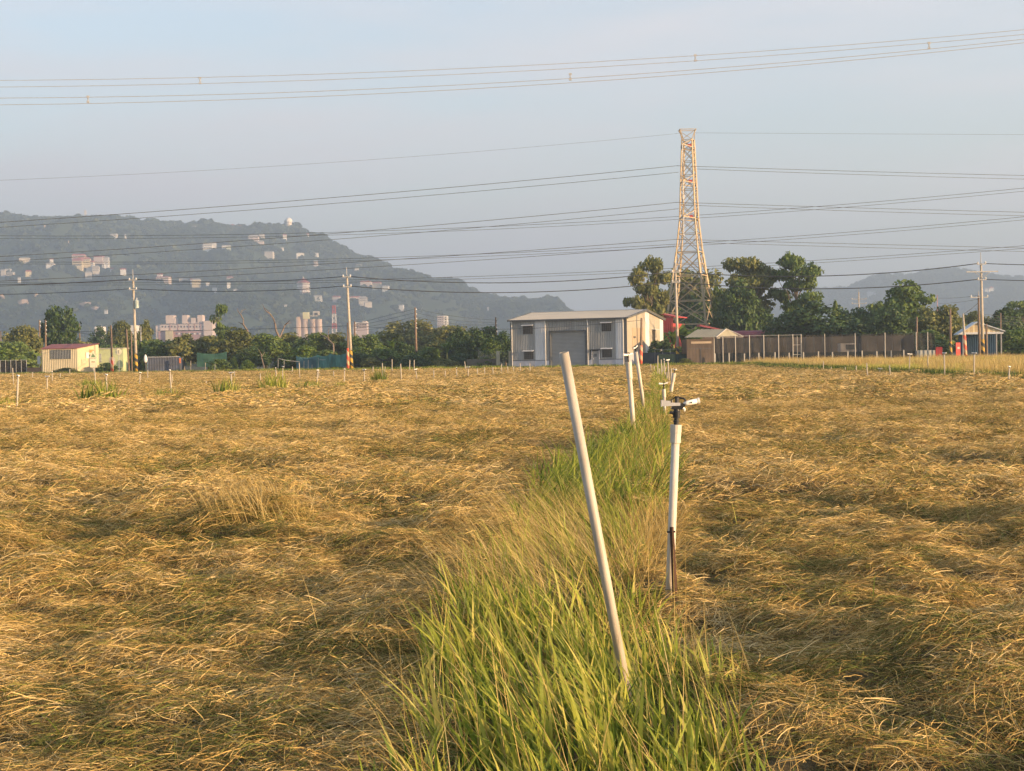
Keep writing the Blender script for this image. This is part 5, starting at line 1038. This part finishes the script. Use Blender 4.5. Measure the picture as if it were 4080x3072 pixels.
o = MB().box(-.45, .45, -.03, .03, -.3, .3).build('danger_plate', redm, TW); o.location = inv @ Vector((2.9, -3.2, 0)) + Vector((0, 0, 5.4)); o.rotation_euler = (0, 0, -R(25))

# ------------------------------------------------------------------ things along the left road
cream_s = M('cream_ribbed', (.54, .47, .32), .6, .10, .8); redroof = M('maroon_roof', (.26, .085, .075), .6, .2, 1)
Ys = 200.0; xs0 = gx(168, Ys); SH = thing('shed', 'cream ribbed shed with a dark red roof and barred window', 'shed', (xs0, Ys, 0), 0); sw = gx(311, Ys) - xs0; sw2 = gx(367, Ys) - xs0
MB().sheet(0, sw, 0, 3.42, 0, .24, .05).build('front_wall', cream_s, SH)
b = MB(); b.v = [(sw, 0, 0), (sw2, 3.4, 0), (sw2, 3.4, 3.95), (sw, 0, 3.42)]; b.f = [(0, 1, 2, 3)]; b.build('side_wall', M('pale_cream', (.52, .44, .28), .6, .08, .8), SH); b = MB(); b.v = [(0, .0, 0), (.4, 3.4, 0), (.4, 3.4, 3.95), (0, 0, 3.42)]; b.f = [(0, 1, 2, 3)]; b.build('side_wall', cream_s, SH)
b = MB(); b.v = [(.4, 3.4, 0), (sw2, 3.4, 0), (sw2, 3.4, 3.95), (.4, 3.4, 3.95)]; b.f = [(0, 1, 2, 3)]; b.build('back_wall', cream_s, SH)
nr = 16
for i in range(nr):
    f0, f1 = i / nr, (i + 1) / nr; b = MB(); y0, y1 = -.25, 3.6; a0 = -.1 + (sw + .2) * f0; a1 = -.1 + (sw + .2) * f1 - .02; c0 = .3 + (sw2 - .2) * f0; c1 = .3 + (sw2 - .2) * f1 - .02
    b.v = [(a0, y0, 3.44), (a1, y0, 3.44), (c1, y1, 4.06), (c0, y1, 4.06), (a0, y0, 3.5), (a1, y0, 3.5), (c1, y1, 4.12), (c0, y1, 4.12)]; b.f = [(0, 3, 2, 1), (4, 5, 6, 7), (0, 1, 5, 4), (1, 2, 6, 5), (2, 3, 7, 6), (3, 0, 4, 7)]; b.build('roof_sheet', redroof, SH)
wx0, wx1 = sw * .25, sw * .82; wn = MB().box(wx0, wx1, -.09, -.06, 2.05, 3.3).build('window', M('slate', (.06, .07, .075), .4, .15, 2), SH)
for i in range(13): xx = wx0 + (wx1 - wx0) * (i + .5) / 13; MB().box(xx - .02, xx + .02, -.12, -.095, 2.05, 3.3).build('bar', steelg, wn)
u_ = (sw2 - sw) / 3.4
def onside(y0, y1, z0, z1, nm, m, off=.04):
    b = MB(); b.v = [(sw + u_ * y0 + off, y0 - off, z0), (sw + u_ * y1 + off, y1 - off, z0), (sw + u_ * y1 + off, y1 - off, z1), (sw + u_ * y0 + off, y0 - off, z1)]; b.f = [(0, 1, 2, 3)]; return b.build(nm, m, SH)
onside(1.8, 2.9, .9, 2.6, 'doorway', M('doorway_dark', (.05, .05, .05), .9, .1, 2)); onside(.6, 1.3, 1.2, 2.0, 'notice_board', M('notice_tan', (.55, .45, .30), .7, .3, 6)); onside(1.9, 2.6, 2.85, 3.25, 'orange_poster', M('orange_poster', (.65, .22, .08), .7, .2, 5)); onside(1.3, 1.75, 2.1, 2.9, 'meter_box', white_s, .08)
# pale green shed
xg = gx(372, 204); GS = thing('shed', 'pale green flat roofed shed right of the red roofed one', 'shed', (xg, 204, 0), 0); gw = gx(492, 204) - xg; grm = M('pale_green_wall', (.46, .50, .27), .8, .18, .6, dirt=(.34, .38, .24))
MB().box(0, gw, 0, 3, 0, 3.35).build('wall', grm, GS); MB().box(-.1, gw + .1, -.15, 3.1, 3.36, 3.46).build('roof', M('roof_pale', (.45, .44, .38), .7, .1, 1), GS); MB().box(gw * .1, gw * .28, -.04, -.003, 1.5, 2.7).build('patched_panel', M('grey_patch', (.40, .42, .40), .8, .4, 3), GS); MB().box(gw * .55, gw * .72, -.05, -.003, 1.2, 2.1).build('window', M('faded_pane', (.50, .46, .44), .5, .3, 4), GS)
tree('bush', 425, 1440, 200, 80, DK, 'dark shrub against the pale green shed', name='bush', cat='shrub')
# signs
def post_sign(px, Y, zt, label):
    t = thing('road_sign', label, 'sign', (gx(px, Y), Y, 0), 0, None); MB().tube([(0, 0, 0), (0, 0, zt)], .04, 8).build('post', steelg, t); return t
cr_ = M('sign_cream', (.74, .68, .48), .5, .05, 2); gr_ = M('sign_green', (.20, .30, .16), .5, .15, 4)
t = post_sign(373, 194, 2.6, 'triangular warning sign over a cream plate by the red roofed shed'); t.rotation_euler = (0, 0, .1)
MB().prism([(-.55, 2.05), (.55, 2.05), (.06, 3.05), (-.06, 3.05)], -.075, -.05, 'y').build('triangle_plate', cr_, t); MB().prism([(-.3, 2.2), (.3, 2.2), (0, 2.75)], -.085, -.0765, 'y').build('triangle_symbol', gr_, t); pl = MB().prism([(-.46, .95), (-.38, .88), (.38, .88), (.46, .95), (.46, 2.0), (-.46, 2.0)], -.075, -.05, 'y').build('lower_plate', cr_, t); MB().box(-.25, .22, -.085, -.0765, 1.52, 1.66).build('plate_mark', M('mark_brown', (.30, .22, .12), .6, .1, 2), pl)
t = post_sign(475, 193, 2.9, 'round pale sign on a post beside the pale green shed'); MB().tube([(0, -.08, 2.85), (0, -.05, 2.85)], .42, 20).build('disc', cr_, t); MB().box(-.04, .04, -.095, -.085, 2.62, 2.95).build('arrow_mark', M('mark_grey', (.22, .22, .2), .6, .1, 2), t); MB().prism([(-.14, 2.93), (.14, 2.93), (0, 3.08)], -.095, -.085, 'y').build('arrow_mark', MATS['mark_grey'], t)
t = post_sign(157, 203, 1.5, 'small white board on a post left of the red roofed shed'); MB().box(-.22, .22, -.08, -.05, 1.4, 2.5).build('board', white_s, t)
# dark net fence and terracotta wall at the far left
NF = thing('net_fence', 'low black net fence at the left edge by the road', 'fence', (gx(-60, 199), 199, 0), 0); x9 = gx(107, 199) - gx(-60, 199)
cloth(0, x9, .05, 1.95, 0, .04, 20).build('net', netd, NF)
for i in range(9): MB().tube([(x9 * i / 8, -.05, 0), (x9 * i / 8, -.05, 2.05)], .03, 6).build('post', steelg, NF)
MB().tube([(0, -.05, 2.0), (x9, -.05, 2.0)], .02, 6).build('rail', steelg, NF)
tag(MB().box(gx(109, 203), gx(166, 203), 202.9, 203.1, 0, .95).build('low_wall', M('terracotta_wall', (.42, .24, .15), .85, .15, 1)), 'low terracotta coloured wall between the black net and the red roofed shed', 'wall')
# blue grey container
xc = gx(590, 204); CT = thing('container', 'low blue grey steel container at the roadside', 'container', (xc, 204, 0), 0); cwid = gx(717, 204) - xc; ctm = M('blue_grey_paint', (.085, .10, .14), .6, .25, .8, dirt=(.06, .06, .07))
MB().sheet(0, cwid, .15, 2.05, 0, .36, .02).build('side_panel', ctm, CT); MB().box(.02, cwid - .02, .06, 2.2, .16, 2.0).build('body', ctm, CT); MB().box(-.04, cwid + .04, -.09, .03, 2.05, 2.16).build('top_rail', M('pale_rail', (.36, .37, .38), .6, .2, 2), CT); MB().box(-.04, cwid + .04, -.09, .03, .02, .145).build('bottom_rail', ctm, CT)
for x_ in (-.06, cwid): MB().box(x_, x_ + .08, -.1, .02, .02, 2.16).build('corner_post', M('blue_post', (.16, .22, .32), .6, .1, 2), CT)
MB().box(0, cwid, -.075, -.055, .98, 1.06).build('middle_rail', dark_t, CT)
RPO = thing('marker_post', 'orange topped marker post at the right end of the container', 'post', (gx(718, 203), 203, 0), 0); MB().box(-.09, .09, -.09, .09, 0, 1.2).build('post', dark_t, RPO); MB().box(-.1, .1, -.1, .1, 1.201, 1.9).build('orange_top', M('orange_red', (.55, .16, .06), .6, .15, 3), RPO)
WS = thing('white_sack', 'white sack hung on a dark post left of the container', 'sack', (gx(581, 202), 202, 0), 0); MB().lathe([(.10, 1.35), (.22, 1.5), (.25, 1.8), (.2, 2.15), (.08, 2.45)], 10).build('sack', hotw, WS, True); MB().tube([(0, 0, 0), (.04, 0, .7), (0, 0, 1.5)], .08, 8).build('post', dark_t, WS)
# dark green net and teal sheets
gn = M('green_sheet', (.035, .10, .075), .7, .25, 1)
def cl(px0, px1, Y, y0, y1, m, name, label, cat='net'):
    x0, x1 = gx(px0, Y), gx(px1, Y); z1 = at(px0, y0, Y).z; z0 = max(.05, at(px0, y1, Y).z); b = cloth(0, x1 - x0, z0, z1, 0, .25, 18); o = b.build(name, m); o.location = (x0, Y, 0); md_ = o.modifiers.new('thick', 'SOLIDIFY'); md_.thickness = .02; tag(o, label, cat)
cl(785, 905, 204, 1404, 1462, gn, 'green_net', 'dark green net screen behind the small pale trunk')
cl(1181, 1262, 196, 1418, 1470, M('blue_teal_sheet', (.05, .13, .16), .6, .25, 1.2), 'teal_sheet', 'blue teal sheet screen, leftmost of three', 'sheet'); cl(1262, 1318, 195, 1412, 1468, tealn, 'teal_sheet', 'bright teal sheet screen in the middle of three', 'sheet'); cl(1314, 1382, 195.6, 1408, 1462, tealn, 'teal_sheet', 'teal sheet screen touching the second striped pole', 'sheet')
PF = thing('trellis', 'grey pipe trellis in front of the dark thicket', 'trellis', (gx(1108, 192), 192, 0), 0)
pf = lambda px, y, dy=0: at(px, y, 192 + dy) - PF.location
for a_, c2 in (((1108, 1432), (1108, 1484)), ((1192, 1440), (1193, 1488)), ((1268, 1425), (1268, 1470)), ((1132, 1437), (1132, 1476))): MB().tube([pf(*a_), Vector((pf(*c2).x, 0, 0))], .04, 6).build('upright', galv, PF)
MB().tube([pf(1108, 1428), pf(1140, 1436), pf(1192, 1441)], .04, 6).build('rail', galv, PF); MB().tube([pf(1268, 1434), pf(1297, 1433)], .04, 6).build('rail', galv, PF)
for i, (px, yt) in enumerate([(1211, 1438), (1228, 1434), (1243, 1452), (760, 1438), (818, 1445), (735, 1460), (1632, 1434), (1562, 1432)][:6]):
    o = MB().tube([(0, 0, 0), (.03, 0, at(px, yt, 195).z)], .045, 6).build('stake', M('grey_stake', (.36, .32, .26), .8, .2, 2)); o.location = (gx(px, 195), 195, 0); tag(o, ordw(i + 1) + ' grey wooden stake in front of the roadside nets', 'stake', 'grey stakes by the roadside nets')
DN = cloth(0, gx(1562, 192) - gx(1500, 192), 1.0, 1.75, 0, .5, 12).build('shade_net', netd); DN.location = (gx(1500, 192), 192, 0); tag(DN, 'sagging black shade net on stakes behind the left field', 'net')
GN2 = cloth(0, gx(1985, 184) - gx(1905, 184), .1, 2.5, 0, .9, 14).build('shade_net', netmat('grey_net', (.22, .20, .17), .55)); GN2.location = (gx(1905, 184), 184, 0); tag(GN2, 'draped grey net hanging left of the cream gate pillars', 'net')

# ------------------------------------------------------------------ far buildings on the plain
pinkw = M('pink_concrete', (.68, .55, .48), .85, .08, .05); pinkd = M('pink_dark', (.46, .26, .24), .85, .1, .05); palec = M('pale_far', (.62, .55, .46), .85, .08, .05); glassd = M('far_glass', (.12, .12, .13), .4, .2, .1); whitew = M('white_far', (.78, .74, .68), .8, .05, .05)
Yap = 1300.0; k_ = Yap / F
AP = thing('apartment_block', 'pink apartment block with rooftop towers below the left hill', 'building', (at(735, 1400, Yap).x, Yap, 0), 0)
def pb(nm, x0, x1, y0, y1, m, d0=0, d1=18, par=AP, ref=735, Y=Yap):
    a = at(x0, y1, Y); c = at(x1, y0, Y); o0 = at(ref, 1400, Y).x
    return MB().box(a.x - o0, c.x - o0, d0, d1, max(0, a.z), c.z).build(nm, m, par)
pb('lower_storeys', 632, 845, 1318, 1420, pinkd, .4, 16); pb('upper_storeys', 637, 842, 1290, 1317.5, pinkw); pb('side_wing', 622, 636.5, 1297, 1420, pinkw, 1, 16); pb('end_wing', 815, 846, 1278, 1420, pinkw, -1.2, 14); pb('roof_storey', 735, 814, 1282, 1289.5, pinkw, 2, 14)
for x0, x1, y0 in ((660, 690, 1256), (690.5, 696, 1268), (725, 744, 1255), (760, 778, 1266), (786, 805, 1255)): pb('roof_tower', x0, x1, y0, 1289.2, pinkw, 1, 12)
pb('stair_tower', 663, 690, 1316, 1420, M('ochre_far', (.62, .52, .30), .85, .08, .05), -2, -.1)
for i in range(14):
    x = 645 + i * 12.4; pb('window', x, x + 5, 1298, 1305, glassd, -.25, -.02)
for i in range(11): pb('window', 700 + i * 10.4, 706 + i * 10.4, 1326, 1333, whitew if i % 2 else glassd, .1, .38)
for x in (676, 707, 751, 774, 797): pb('recess', x, x + 3, 1290, 1316, pinkd, -.3, -.03)
Ysi = 1200.0; SI = thing('silo_plant', 'pink concrete silos with a yellow top house beyond the trees', 'silo', (at(1230, 1400, Ysi).x, Ysi, 0), 0)
def cyl(nm, px, wpx, ytop, m, par, ref, Y, dy=0, ns=18):
    c = at(px, ytop, Y); o0 = at(ref, 1400, Y).x; r = wpx / 2 / F * Y; MB().lathe([(r, 0), (r, c.z)], ns, (c.x - o0, dy, 0)).build(nm, m, par, False)
silo = M('silo_concrete', (.58, .45, .38), .85, .12, .08)
for px, wd, yt in ((1192, 22, 1262), (1214, 26, 1258), (1246, 26, 1272), (1270, 26, 1272)): cyl('silo', px, wd, yt, silo, SI, 1230, Ysi)
pb('top_house', 1209, 1232, 1244, 1271, M('yellow_house', (.72, .66, .38), .7, .05, .05), -3.2, 3, SI, 1230, Ysi); pb('top_house', 1198, 1208.5, 1246, 1258, palec, -2, 2, SI, 1230, Ysi); pb('conveyor', 1232.5, 1264, 1257, 1261, palec, -1, 1, SI, 1230, Ysi); pb('roof_cabin', 1248, 1273, 1240, 1256.5, palec, -1.2, 1.2, SI, 1230, Ysi); pb('cabin_opening', 1254, 1266, 1246, 1256, glassd, -1.5, -1.25, SI, 1230, Ysi); pb('stair_tower', 1186, 1191, 1264, 1420, silo, -3.5, 2, SI, 1230, Ysi)
member2 = M('silo_brace', (.42, .32, .27), .85, .1, .1)
for a_, b2 in (((1236, 1275), (1256, 1310)), ((1256, 1275), (1238, 1310))): p_ = at(*a_, Ysi - 4) - SI.location; q_ = at(*b2, Ysi - 4) - SI.location; MB().tube([p_, q_], .35, 5).build('brace', member2, SI)
Yc = 1150.0; CH = thing('striped_mast', 'red and white banded lattice mast beyond the trees', 'mast', (at(1334, 1400, Yc).x, Yc, 0), 0); rw1 = M('mast_red', (.42, .12, .12), .6, .1, .2); rw2 = M('mast_white', (.60, .56, .55), .6, .06, .2)
zb = [at(1334, y, Yc).z for y in (1420, 1310, 1288, 1250, 1217)]
for i in range(4):
    w0 = np.interp(zb[i], [0, zb[-1]], [2.3, .95]); w1 = np.interp(zb[i + 1], [0, zb[-1]], [2.3, .95]); m_ = rw1 if i in (1, 3) else rw2
    for sx, sy in ((-1, -1), (1, -1), (1, 1), (-1, 1)): MB().tube([(sx * w0, sy * w0, zb[i]), (sx * w1, sy * w1, zb[i + 1])], .3, 5).build('leg', m_, CH)
    for s in (-1, 1):
        for f in (0, .5):
            za, zc = zb[i] + (zb[i + 1] - zb[i]) * f, zb[i] + (zb[i + 1] - zb[i]) * (f + .5); wa, wc = w0 + (w1 - w0) * f, w0 + (w1 - w0) * (f + .5)
            MB().tube([(-s * wa, -wa, za), (s * wc, -wc, zc)], .25, 5).build('brace', m_, CH)
    MB().box(-w1, w1, -w1 - .2, w1 + .2, zb[i + 1] - .4, zb[i + 1]).build('platform', m_, CH)
def block(px0, px1, y0, Y, m, label, cap=None, rows=0, cols=0, d=12):
    pc = (px0 + px1) / 2; t = thing('building', label, 'building', (at(pc, 1400, Y).x, Y, 0), 0, 'far buildings on the plain'); pb('wall', px0, px1, y0, 1420, m, 0, d, t, pc, Y)
    if cap: pb('roof', px0 - 1, px1 + 1, y0 - 4, y0 - .3, cap, -1, d + 1, t, pc, Y)
    for r_ in range(rows):
        for c in range(cols): x = px0 + (px1 - px0) * (c + .3) / cols; pb('window', x, x + (px1 - px0) * .4 / cols, y0 + 4 + r_ * 9, y0 + 8 + r_ * 9, glassd, -.3, -.02, t, pc, Y)
    return t
block(1745, 1768, 1258, 1000, M('lilac_far', (.60, .54, .55), .85, .06, .05), 'narrow lilac tower half behind the pale olive tree', None, 5, 3); block(1768.6, 1783, 1258, 1001, whitew, 'bright white narrow tower beside the lilac one', None, 4, 1)
block(1410, 1462, 1288, 1100, M('mauve_far', (.55, .44, .42), .85, .08, .05), 'low mauve building behind the second striped pole', whitew, 2, 5); block(1447, 1458, 1279, 1101, pinkw, 'small pink turret on the low mauve building', None)
block(522, 540, 1296, 900, whitew, 'small white building behind the first striped pole'); block(380, 402, 1301, 950, whitew, 'small white house behind the dark rounded tree at left')

# ------------------------------------------------------------------ buildings on the hill
redt = M('hill_red_roof', (.40, .10, .08), .8, .1, .05); greyr = M('hill_grey_roof', (.45, .43, .40), .8, .1, .05); yel = M('hill_ochre', (.66, .55, .34), .8, .08, .05); rock = M('bare_rock', (.42, .31, .23), .95, .25, .03, bump=.3)
HG = 'houses scattered on the left hill'
def hill_house(px, py, wpx, hpx, wm, rm, label, rows=1, name='hill_house', cat='house'):
    p = H1.hit(px, py)
    if p is None: return None
    k = p.y / F; wd = wpx * k * .85; h = hpx * k * .8
    t = thing(name, label, cat, p - Vector((0, 13, 0)), random.Random(px).uniform(-.15, .25), HG); h += 2
    MB().box(-wd / 2, wd / 2, -wd * .3, wd * .35, -6, h).build('wall', wm, t)
    MB().prism([(-wd / 2 - .6, h + .05), (wd / 2 + .6, h + .05), (wd * .38, h + hpx * k * .28 + .6), (-wd * .38, h + hpx * k * .28 + .6)], -wd * .3 - .6, wd * .35 + .6, 'y').build('roof', rm, t)
    for r_ in range(rows):
        z0 = h - (r_ + .7) * h / (rows + .3); MB().box(-wd * .42, wd * .42, -wd * .3 - .25, -wd * .3 - .02, z0, z0 + h * .28 / rows).build('window_band', glassd, t)
    return t
HB = [(45, 1090, 26, 9, whitew, greyr, 'pale house'), (55, 1108, 30, 14, palec, greyr, 'grey villa'), (88, 1121, 12, 7, whitew, greyr, 'tiny white house'), (25, 1094, 20, 9, palec, greyr, 'dull house'), (125, 1104, 26, 12, yel, redt, 'yellow house'), (216, 1052, 16, 10, whitew, redt, 'small white house with red roof'), (212, 1065, 36, 5, whitew, greyr, 'long white retaining building'), (110, 1041, 50, 4, palec, greyr, 'long pale strip building'),
 (325, 1040, 60, 14, pinkw, redt, 'large red roofed temple hall'), (320, 1072, 44, 26, yel, redt, 'tall yellow temple block'), (345, 1058, 60, 18, yel, redt, 'wide temple block'), (370, 1070, 34, 18, whitew, redt, 'white temple wing'), (405, 1048, 44, 12, pinkw, redt, 'upper temple wing'), (430, 1056, 30, 20, whitew, greyr, 'white dormitory block'), (435, 1068, 26, 14, whitew, greyr, 'lower white dormitory'), (392, 1092, 30, 16, palec, greyr, 'grey block below the temple'), (362, 1106, 28, 9, palec, greyr, 'low house below the temple'), (465, 1092, 34, 15, whitew, redt, 'white villa'), (500, 1092, 26, 12, whitew, redt, 'white villa beside the first striped pole'), (463, 952, 30, 9, whitew, greyr, 'lone white house high on the hill'), (508, 954, 7, 9, whitew, greyr, 'tiny white hut high on the hill'),
 (645, 1112, 22, 12, whitew, redt, 'white house'), (660, 1122, 60, 7, pinkw, redt, 'long pink terrace'), (672, 1128, 28, 8, pinkw, greyr, 'lower pink house'), (740, 1124, 40, 5, palec, greyr, 'flat pale building'), (790, 1134, 40, 12, yel, greyr, 'yellow farmhouse'), (775, 1128, 20, 8, whitew, redt, 'small red roofed house'), (835, 1146, 16, 11, whitew, greyr, 'small white cube house'), (862, 1160, 20, 5, whitew, greyr, 'low white roof'), (918, 1148, 16, 12, whitew, greyr, 'white box house'), (922, 1122, 26, 10, pinkw, redt, 'pink house with red roof'), (950, 1131, 40, 7, pinkw, redt, 'long red roofed row'), (945, 1166, 16, 5, whitew, greyr, 'low white hut'), (780, 914, 18, 5, yel, greyr, 'small ochre house near the ridge'),
 (835, 1000, 44, 16, whitew, greyr, 'stepped white mansion'), (858, 988, 22, 10, whitew, greyr, 'upper part of the white mansion'), (905, 994, 34, 6, whitew, greyr, 'white house with curved garden wall'), (917, 1003, 20, 14, M('pale_green_far', (.52, .56, .42), .8, .05, .05), greyr, 'pale green walled house'), (1017, 966, 46, 18, pinkw, greyr, 'four storey terraced building'), (1040, 979, 36, 10, pinkw, greyr, 'lower terrace of the storeyed building'), (1048, 949, 22, 6, palec, greyr, 'flat house above the terraces'), (1139, 952, 18, 8, whitew, redt, 'white house with red roof near the dome'), (1228, 949, 14, 10, whitew, redt, 'white house near the end of the ridge'), (1262, 943, 12, 14, whitew, greyr, 'white chapel near the end of the ridge'),
 (1078, 1022, 40, 10, palec, greyr, 'long pale house'), (1129, 1006, 16, 9, whitew, greyr, 'small cube house'), (1200, 1022, 36, 4, whitew, greyr, 'low white wall house'), (1260, 1020, 26, 4, whitew, greyr, 'low white roofs'), (1262, 1052, 18, 5, pinkw, greyr, 'small pink roof'), (1433, 1068, 26, 6, yel, greyr, 'bright yellow house on the right shoulder'), (1425, 1082, 20, 5, whitew, greyr, 'white roof on the right shoulder'), (1462, 1138, 50, 8, pinkw, redt, 'long red roofed monastery'), (1505, 1148, 40, 14, yel, redt, 'yellow monastery block'), (1540, 1156, 30, 8, whitew, greyr, 'white monastery annex'), (1345, 1198, 34, 10, pinkw, redt, 'red roofed hall near the pagoda'), (1272, 1196, 40, 10, whitew, greyr, 'white hall right of the pagoda'), (1245, 1192, 50, 5, palec, greyr, 'flat hall at the pagoda foot'), (1420, 1200, 60, 8, pinkw, redt, 'long red hall'), (1450, 1207, 40, 14, palec, greyr, 'pale block'), (1470, 1222, 34, 10, palec, greyr, 'lower pale block'), (1600, 1230, 26, 4, whitew, greyr, 'white roof low on the hill'), (1945, 1237, 8, 6, whitew, greyr, 'tiny white hut'), (433, 1258, 14, 10, whitew, greyr, 'white tank house low on the hill'), (1142, 1229, 12, 6, whitew, greyr, 'small white hut below the pagoda')]
for i, a in enumerate(HB):
    hill_house(*a[:6], a[6] + ', ' + ordw(i + 1) + ' house on the left hill', rows=2 if a[3] > 13 else 0)
# pagoda: storeys with pale bands and red roofs
pp = H1.hit(1211, 1185); kp = pp.y / F; PG = thing('pagoda', 'many storeyed pagoda with a pointed red roof on the hillside', 'pagoda', pp - Vector((0, 4, 3)), 0); rp_ = 26 * kp; storey = 10.5 * kp
for i in range(6):
    z0 = i * storey; rr_ = rp_ * (.92 if i == 0 else 1); MB().lathe([(rr_ * .86, z0 - (6 if i == 0 else 0)), (rr_ * .86, z0 + storey * .55)], 8).build('storey', M('pagoda_shade', (.38, .28, .25), .8, .1, .05), PG); MB().lathe([(rr_ * 1.03, z0 + storey * .56), (rr_ * 1.03, z0 + storey * .98), (rr_ * .9, z0 + storey * .985)], 8).build('balcony_band', whitew, PG)
z0 = 6 * storey; MB().lathe([(rp_ * 1.12, z0), (rp_ * .55, z0 + 9 * kp), (rp_ * .08, z0 + 19 * kp)], 8).build('roof', redt, PG); MB().lathe([(rp_ * .1, z0 + 19 * kp), (.4, z0 + 25 * kp)], 6).build('finial', yel, PG)
# white dome on the ridge and masts
dp = Vector((at(1150, 897, 2880).x, 2880, 0)); dz = float(H1.z(dp.x, dp.y)); rd = 15 * 2880 / F; DM = thing('radar_dome', 'round white dome standing on the hill ridge', 'dome', (dp.x, dp.y, dz + 7), 0)
MB().lathe([(rd * .85, -3), (rd * .85, 5.5)], 18).build('drum', palec, DM); MB().lathe([(rd * math.cos(a) , 5.6 + rd * .35 + rd * math.sin(a)) for a in np.linspace(-.35, 1.45, 9)], 20).build('shell', whitew, DM, True)
for px, yt, lb in ((341, 838, 'pale lattice mast on the ridge at the left'), (1136, 880, 'thin mast left of the white dome')):
    pz = at(px, 890, 2890); hz_ = at(px, yt, 2890).z; z0 = float(H1.z(pz.x, 2890)); t = thing('ridge_mast', lb, 'mast', (pz.x, 2890, z0), 0)
    for s in (-1, 1): MB().tube([(s * 1.6, 0, -2), (s * .8, 0, hz_ - z0)], .8, 5).build('leg', palec, t)
    for f in (.3, .6, .95): MB().box(-1.8, 1.8, -.6, .6, (hz_ - z0) * f, (hz_ - z0) * f + 1.2).build('platform', palec, t)
for i, (px, py) in enumerate([(950, 898), (928, 896)]):
    z0 = at(px, py, 2895); t = thing('ridge_house', ['right one of two pale houses on the ridge', 'left one of two pale houses on the ridge'][i], 'house', (z0.x, 2895, float(H1.z(z0.x, 2895)) - 2), 0); MB().box(-7, 7, -4, 4, 0, 9).build('wall', whitew, t); MB().prism([(-7.5, 9.05), (7.5, 9.05), (0, 11.5)], -4.5, 4.5).build('roof', redt, t)
# bare rock scars
for i, (px, py, wpx, hpx) in enumerate([(95, 1215, 46, 26), (148, 1192, 20, 16), (345, 1222, 50, 18), (385, 1240, 50, 16), (270, 1216, 30, 10), (10, 1190, 20, 12), (183, 918, 10, 12), (278, 975, 8, 16)]):
    p = H1.hit(px, py)
    if p is None: continue
    k = p.y / F; r_ = random.Random(i); b = MB(); n = 9; b.v.append((0, -6, hpx * k * .2 + 5))
    for j in range(n): a = 6.28 * j / n; q_ = r_.uniform(.6, 1.1); b.v.append((wpx * k / 2 * q_ * math.cos(a), -3.5 + hpx * k * .5 * math.sin(a), 4 + hpx * k / 2 * q_ * math.sin(a)))
    for j in range(n): b.v.append((b.v[j + 1][0] * .9, 14, b.v[j + 1][2] - 10))
    b.f = [(0, j + 1, (j + 1) % n + 1) for j in range(n)] + [(j + 1, j + 1 + n, (j + 1) % n + 1 + n, (j + 1) % n + 1) for j in range(n)]
    o = b.build('rock_scar', rock); o.location = p - Vector((0, 3, 0)); tag(o, ordw(i + 1) + ' bare pinkish rock scar on the left hill', 'rock', 'bare rock scars on the hill')
# a few pale buildings on the far right hill
for i, (px, py, wpx, hpx) in enumerate([(3462, 1180, 16, 8), (3478, 1183, 12, 5), (3942, 1163, 18, 8), (3922, 1165, 14, 4)]):
    p = H2.hit(px, py)
    if p is None: continue
    k = p.y / F; t = thing('hill_house', ordw(i + 1) + ' tiny pale building on the far right hill', 'house', p - Vector((0, 8, 4)), 0, 'buildings on the far right hill'); MB().box(-wpx * k / 2, wpx * k / 2, -8, 8, -8, hpx * k + 8).build('wall', whitew, t); MB().prism([(-wpx * k / 2 - 1, hpx * k + 8.1), (wpx * k / 2 + 1, hpx * k + 8.1), (0, hpx * k + 12)], -9, 9).build('roof', redt if i == 2 else greyr, t)

# ------------------------------------------------------------------ haze: even air round the camera and the whole scene
hz = MB().box(-3600, 3600, -320, 5400, -6, 420)
hm = bpy.data.materials.new('haze'); hm.use_nodes = True; hn = hm.node_tree; hn.nodes.clear()
ho = hn.nodes.new('ShaderNodeOutputMaterial'); hv = hn.nodes.new('ShaderNodeVolumePrincipled')
hv.inputs['Color'].default_value = (.62, .79, 1.0, 1); hv.inputs['Density'].default_value = 0.00037; hv.inputs['Anisotropy'].default_value = 0.2
hn.links.new(hv.outputs[0], ho.inputs['Volume'])
tag(hz.build('haze', hm), kind='stuff')
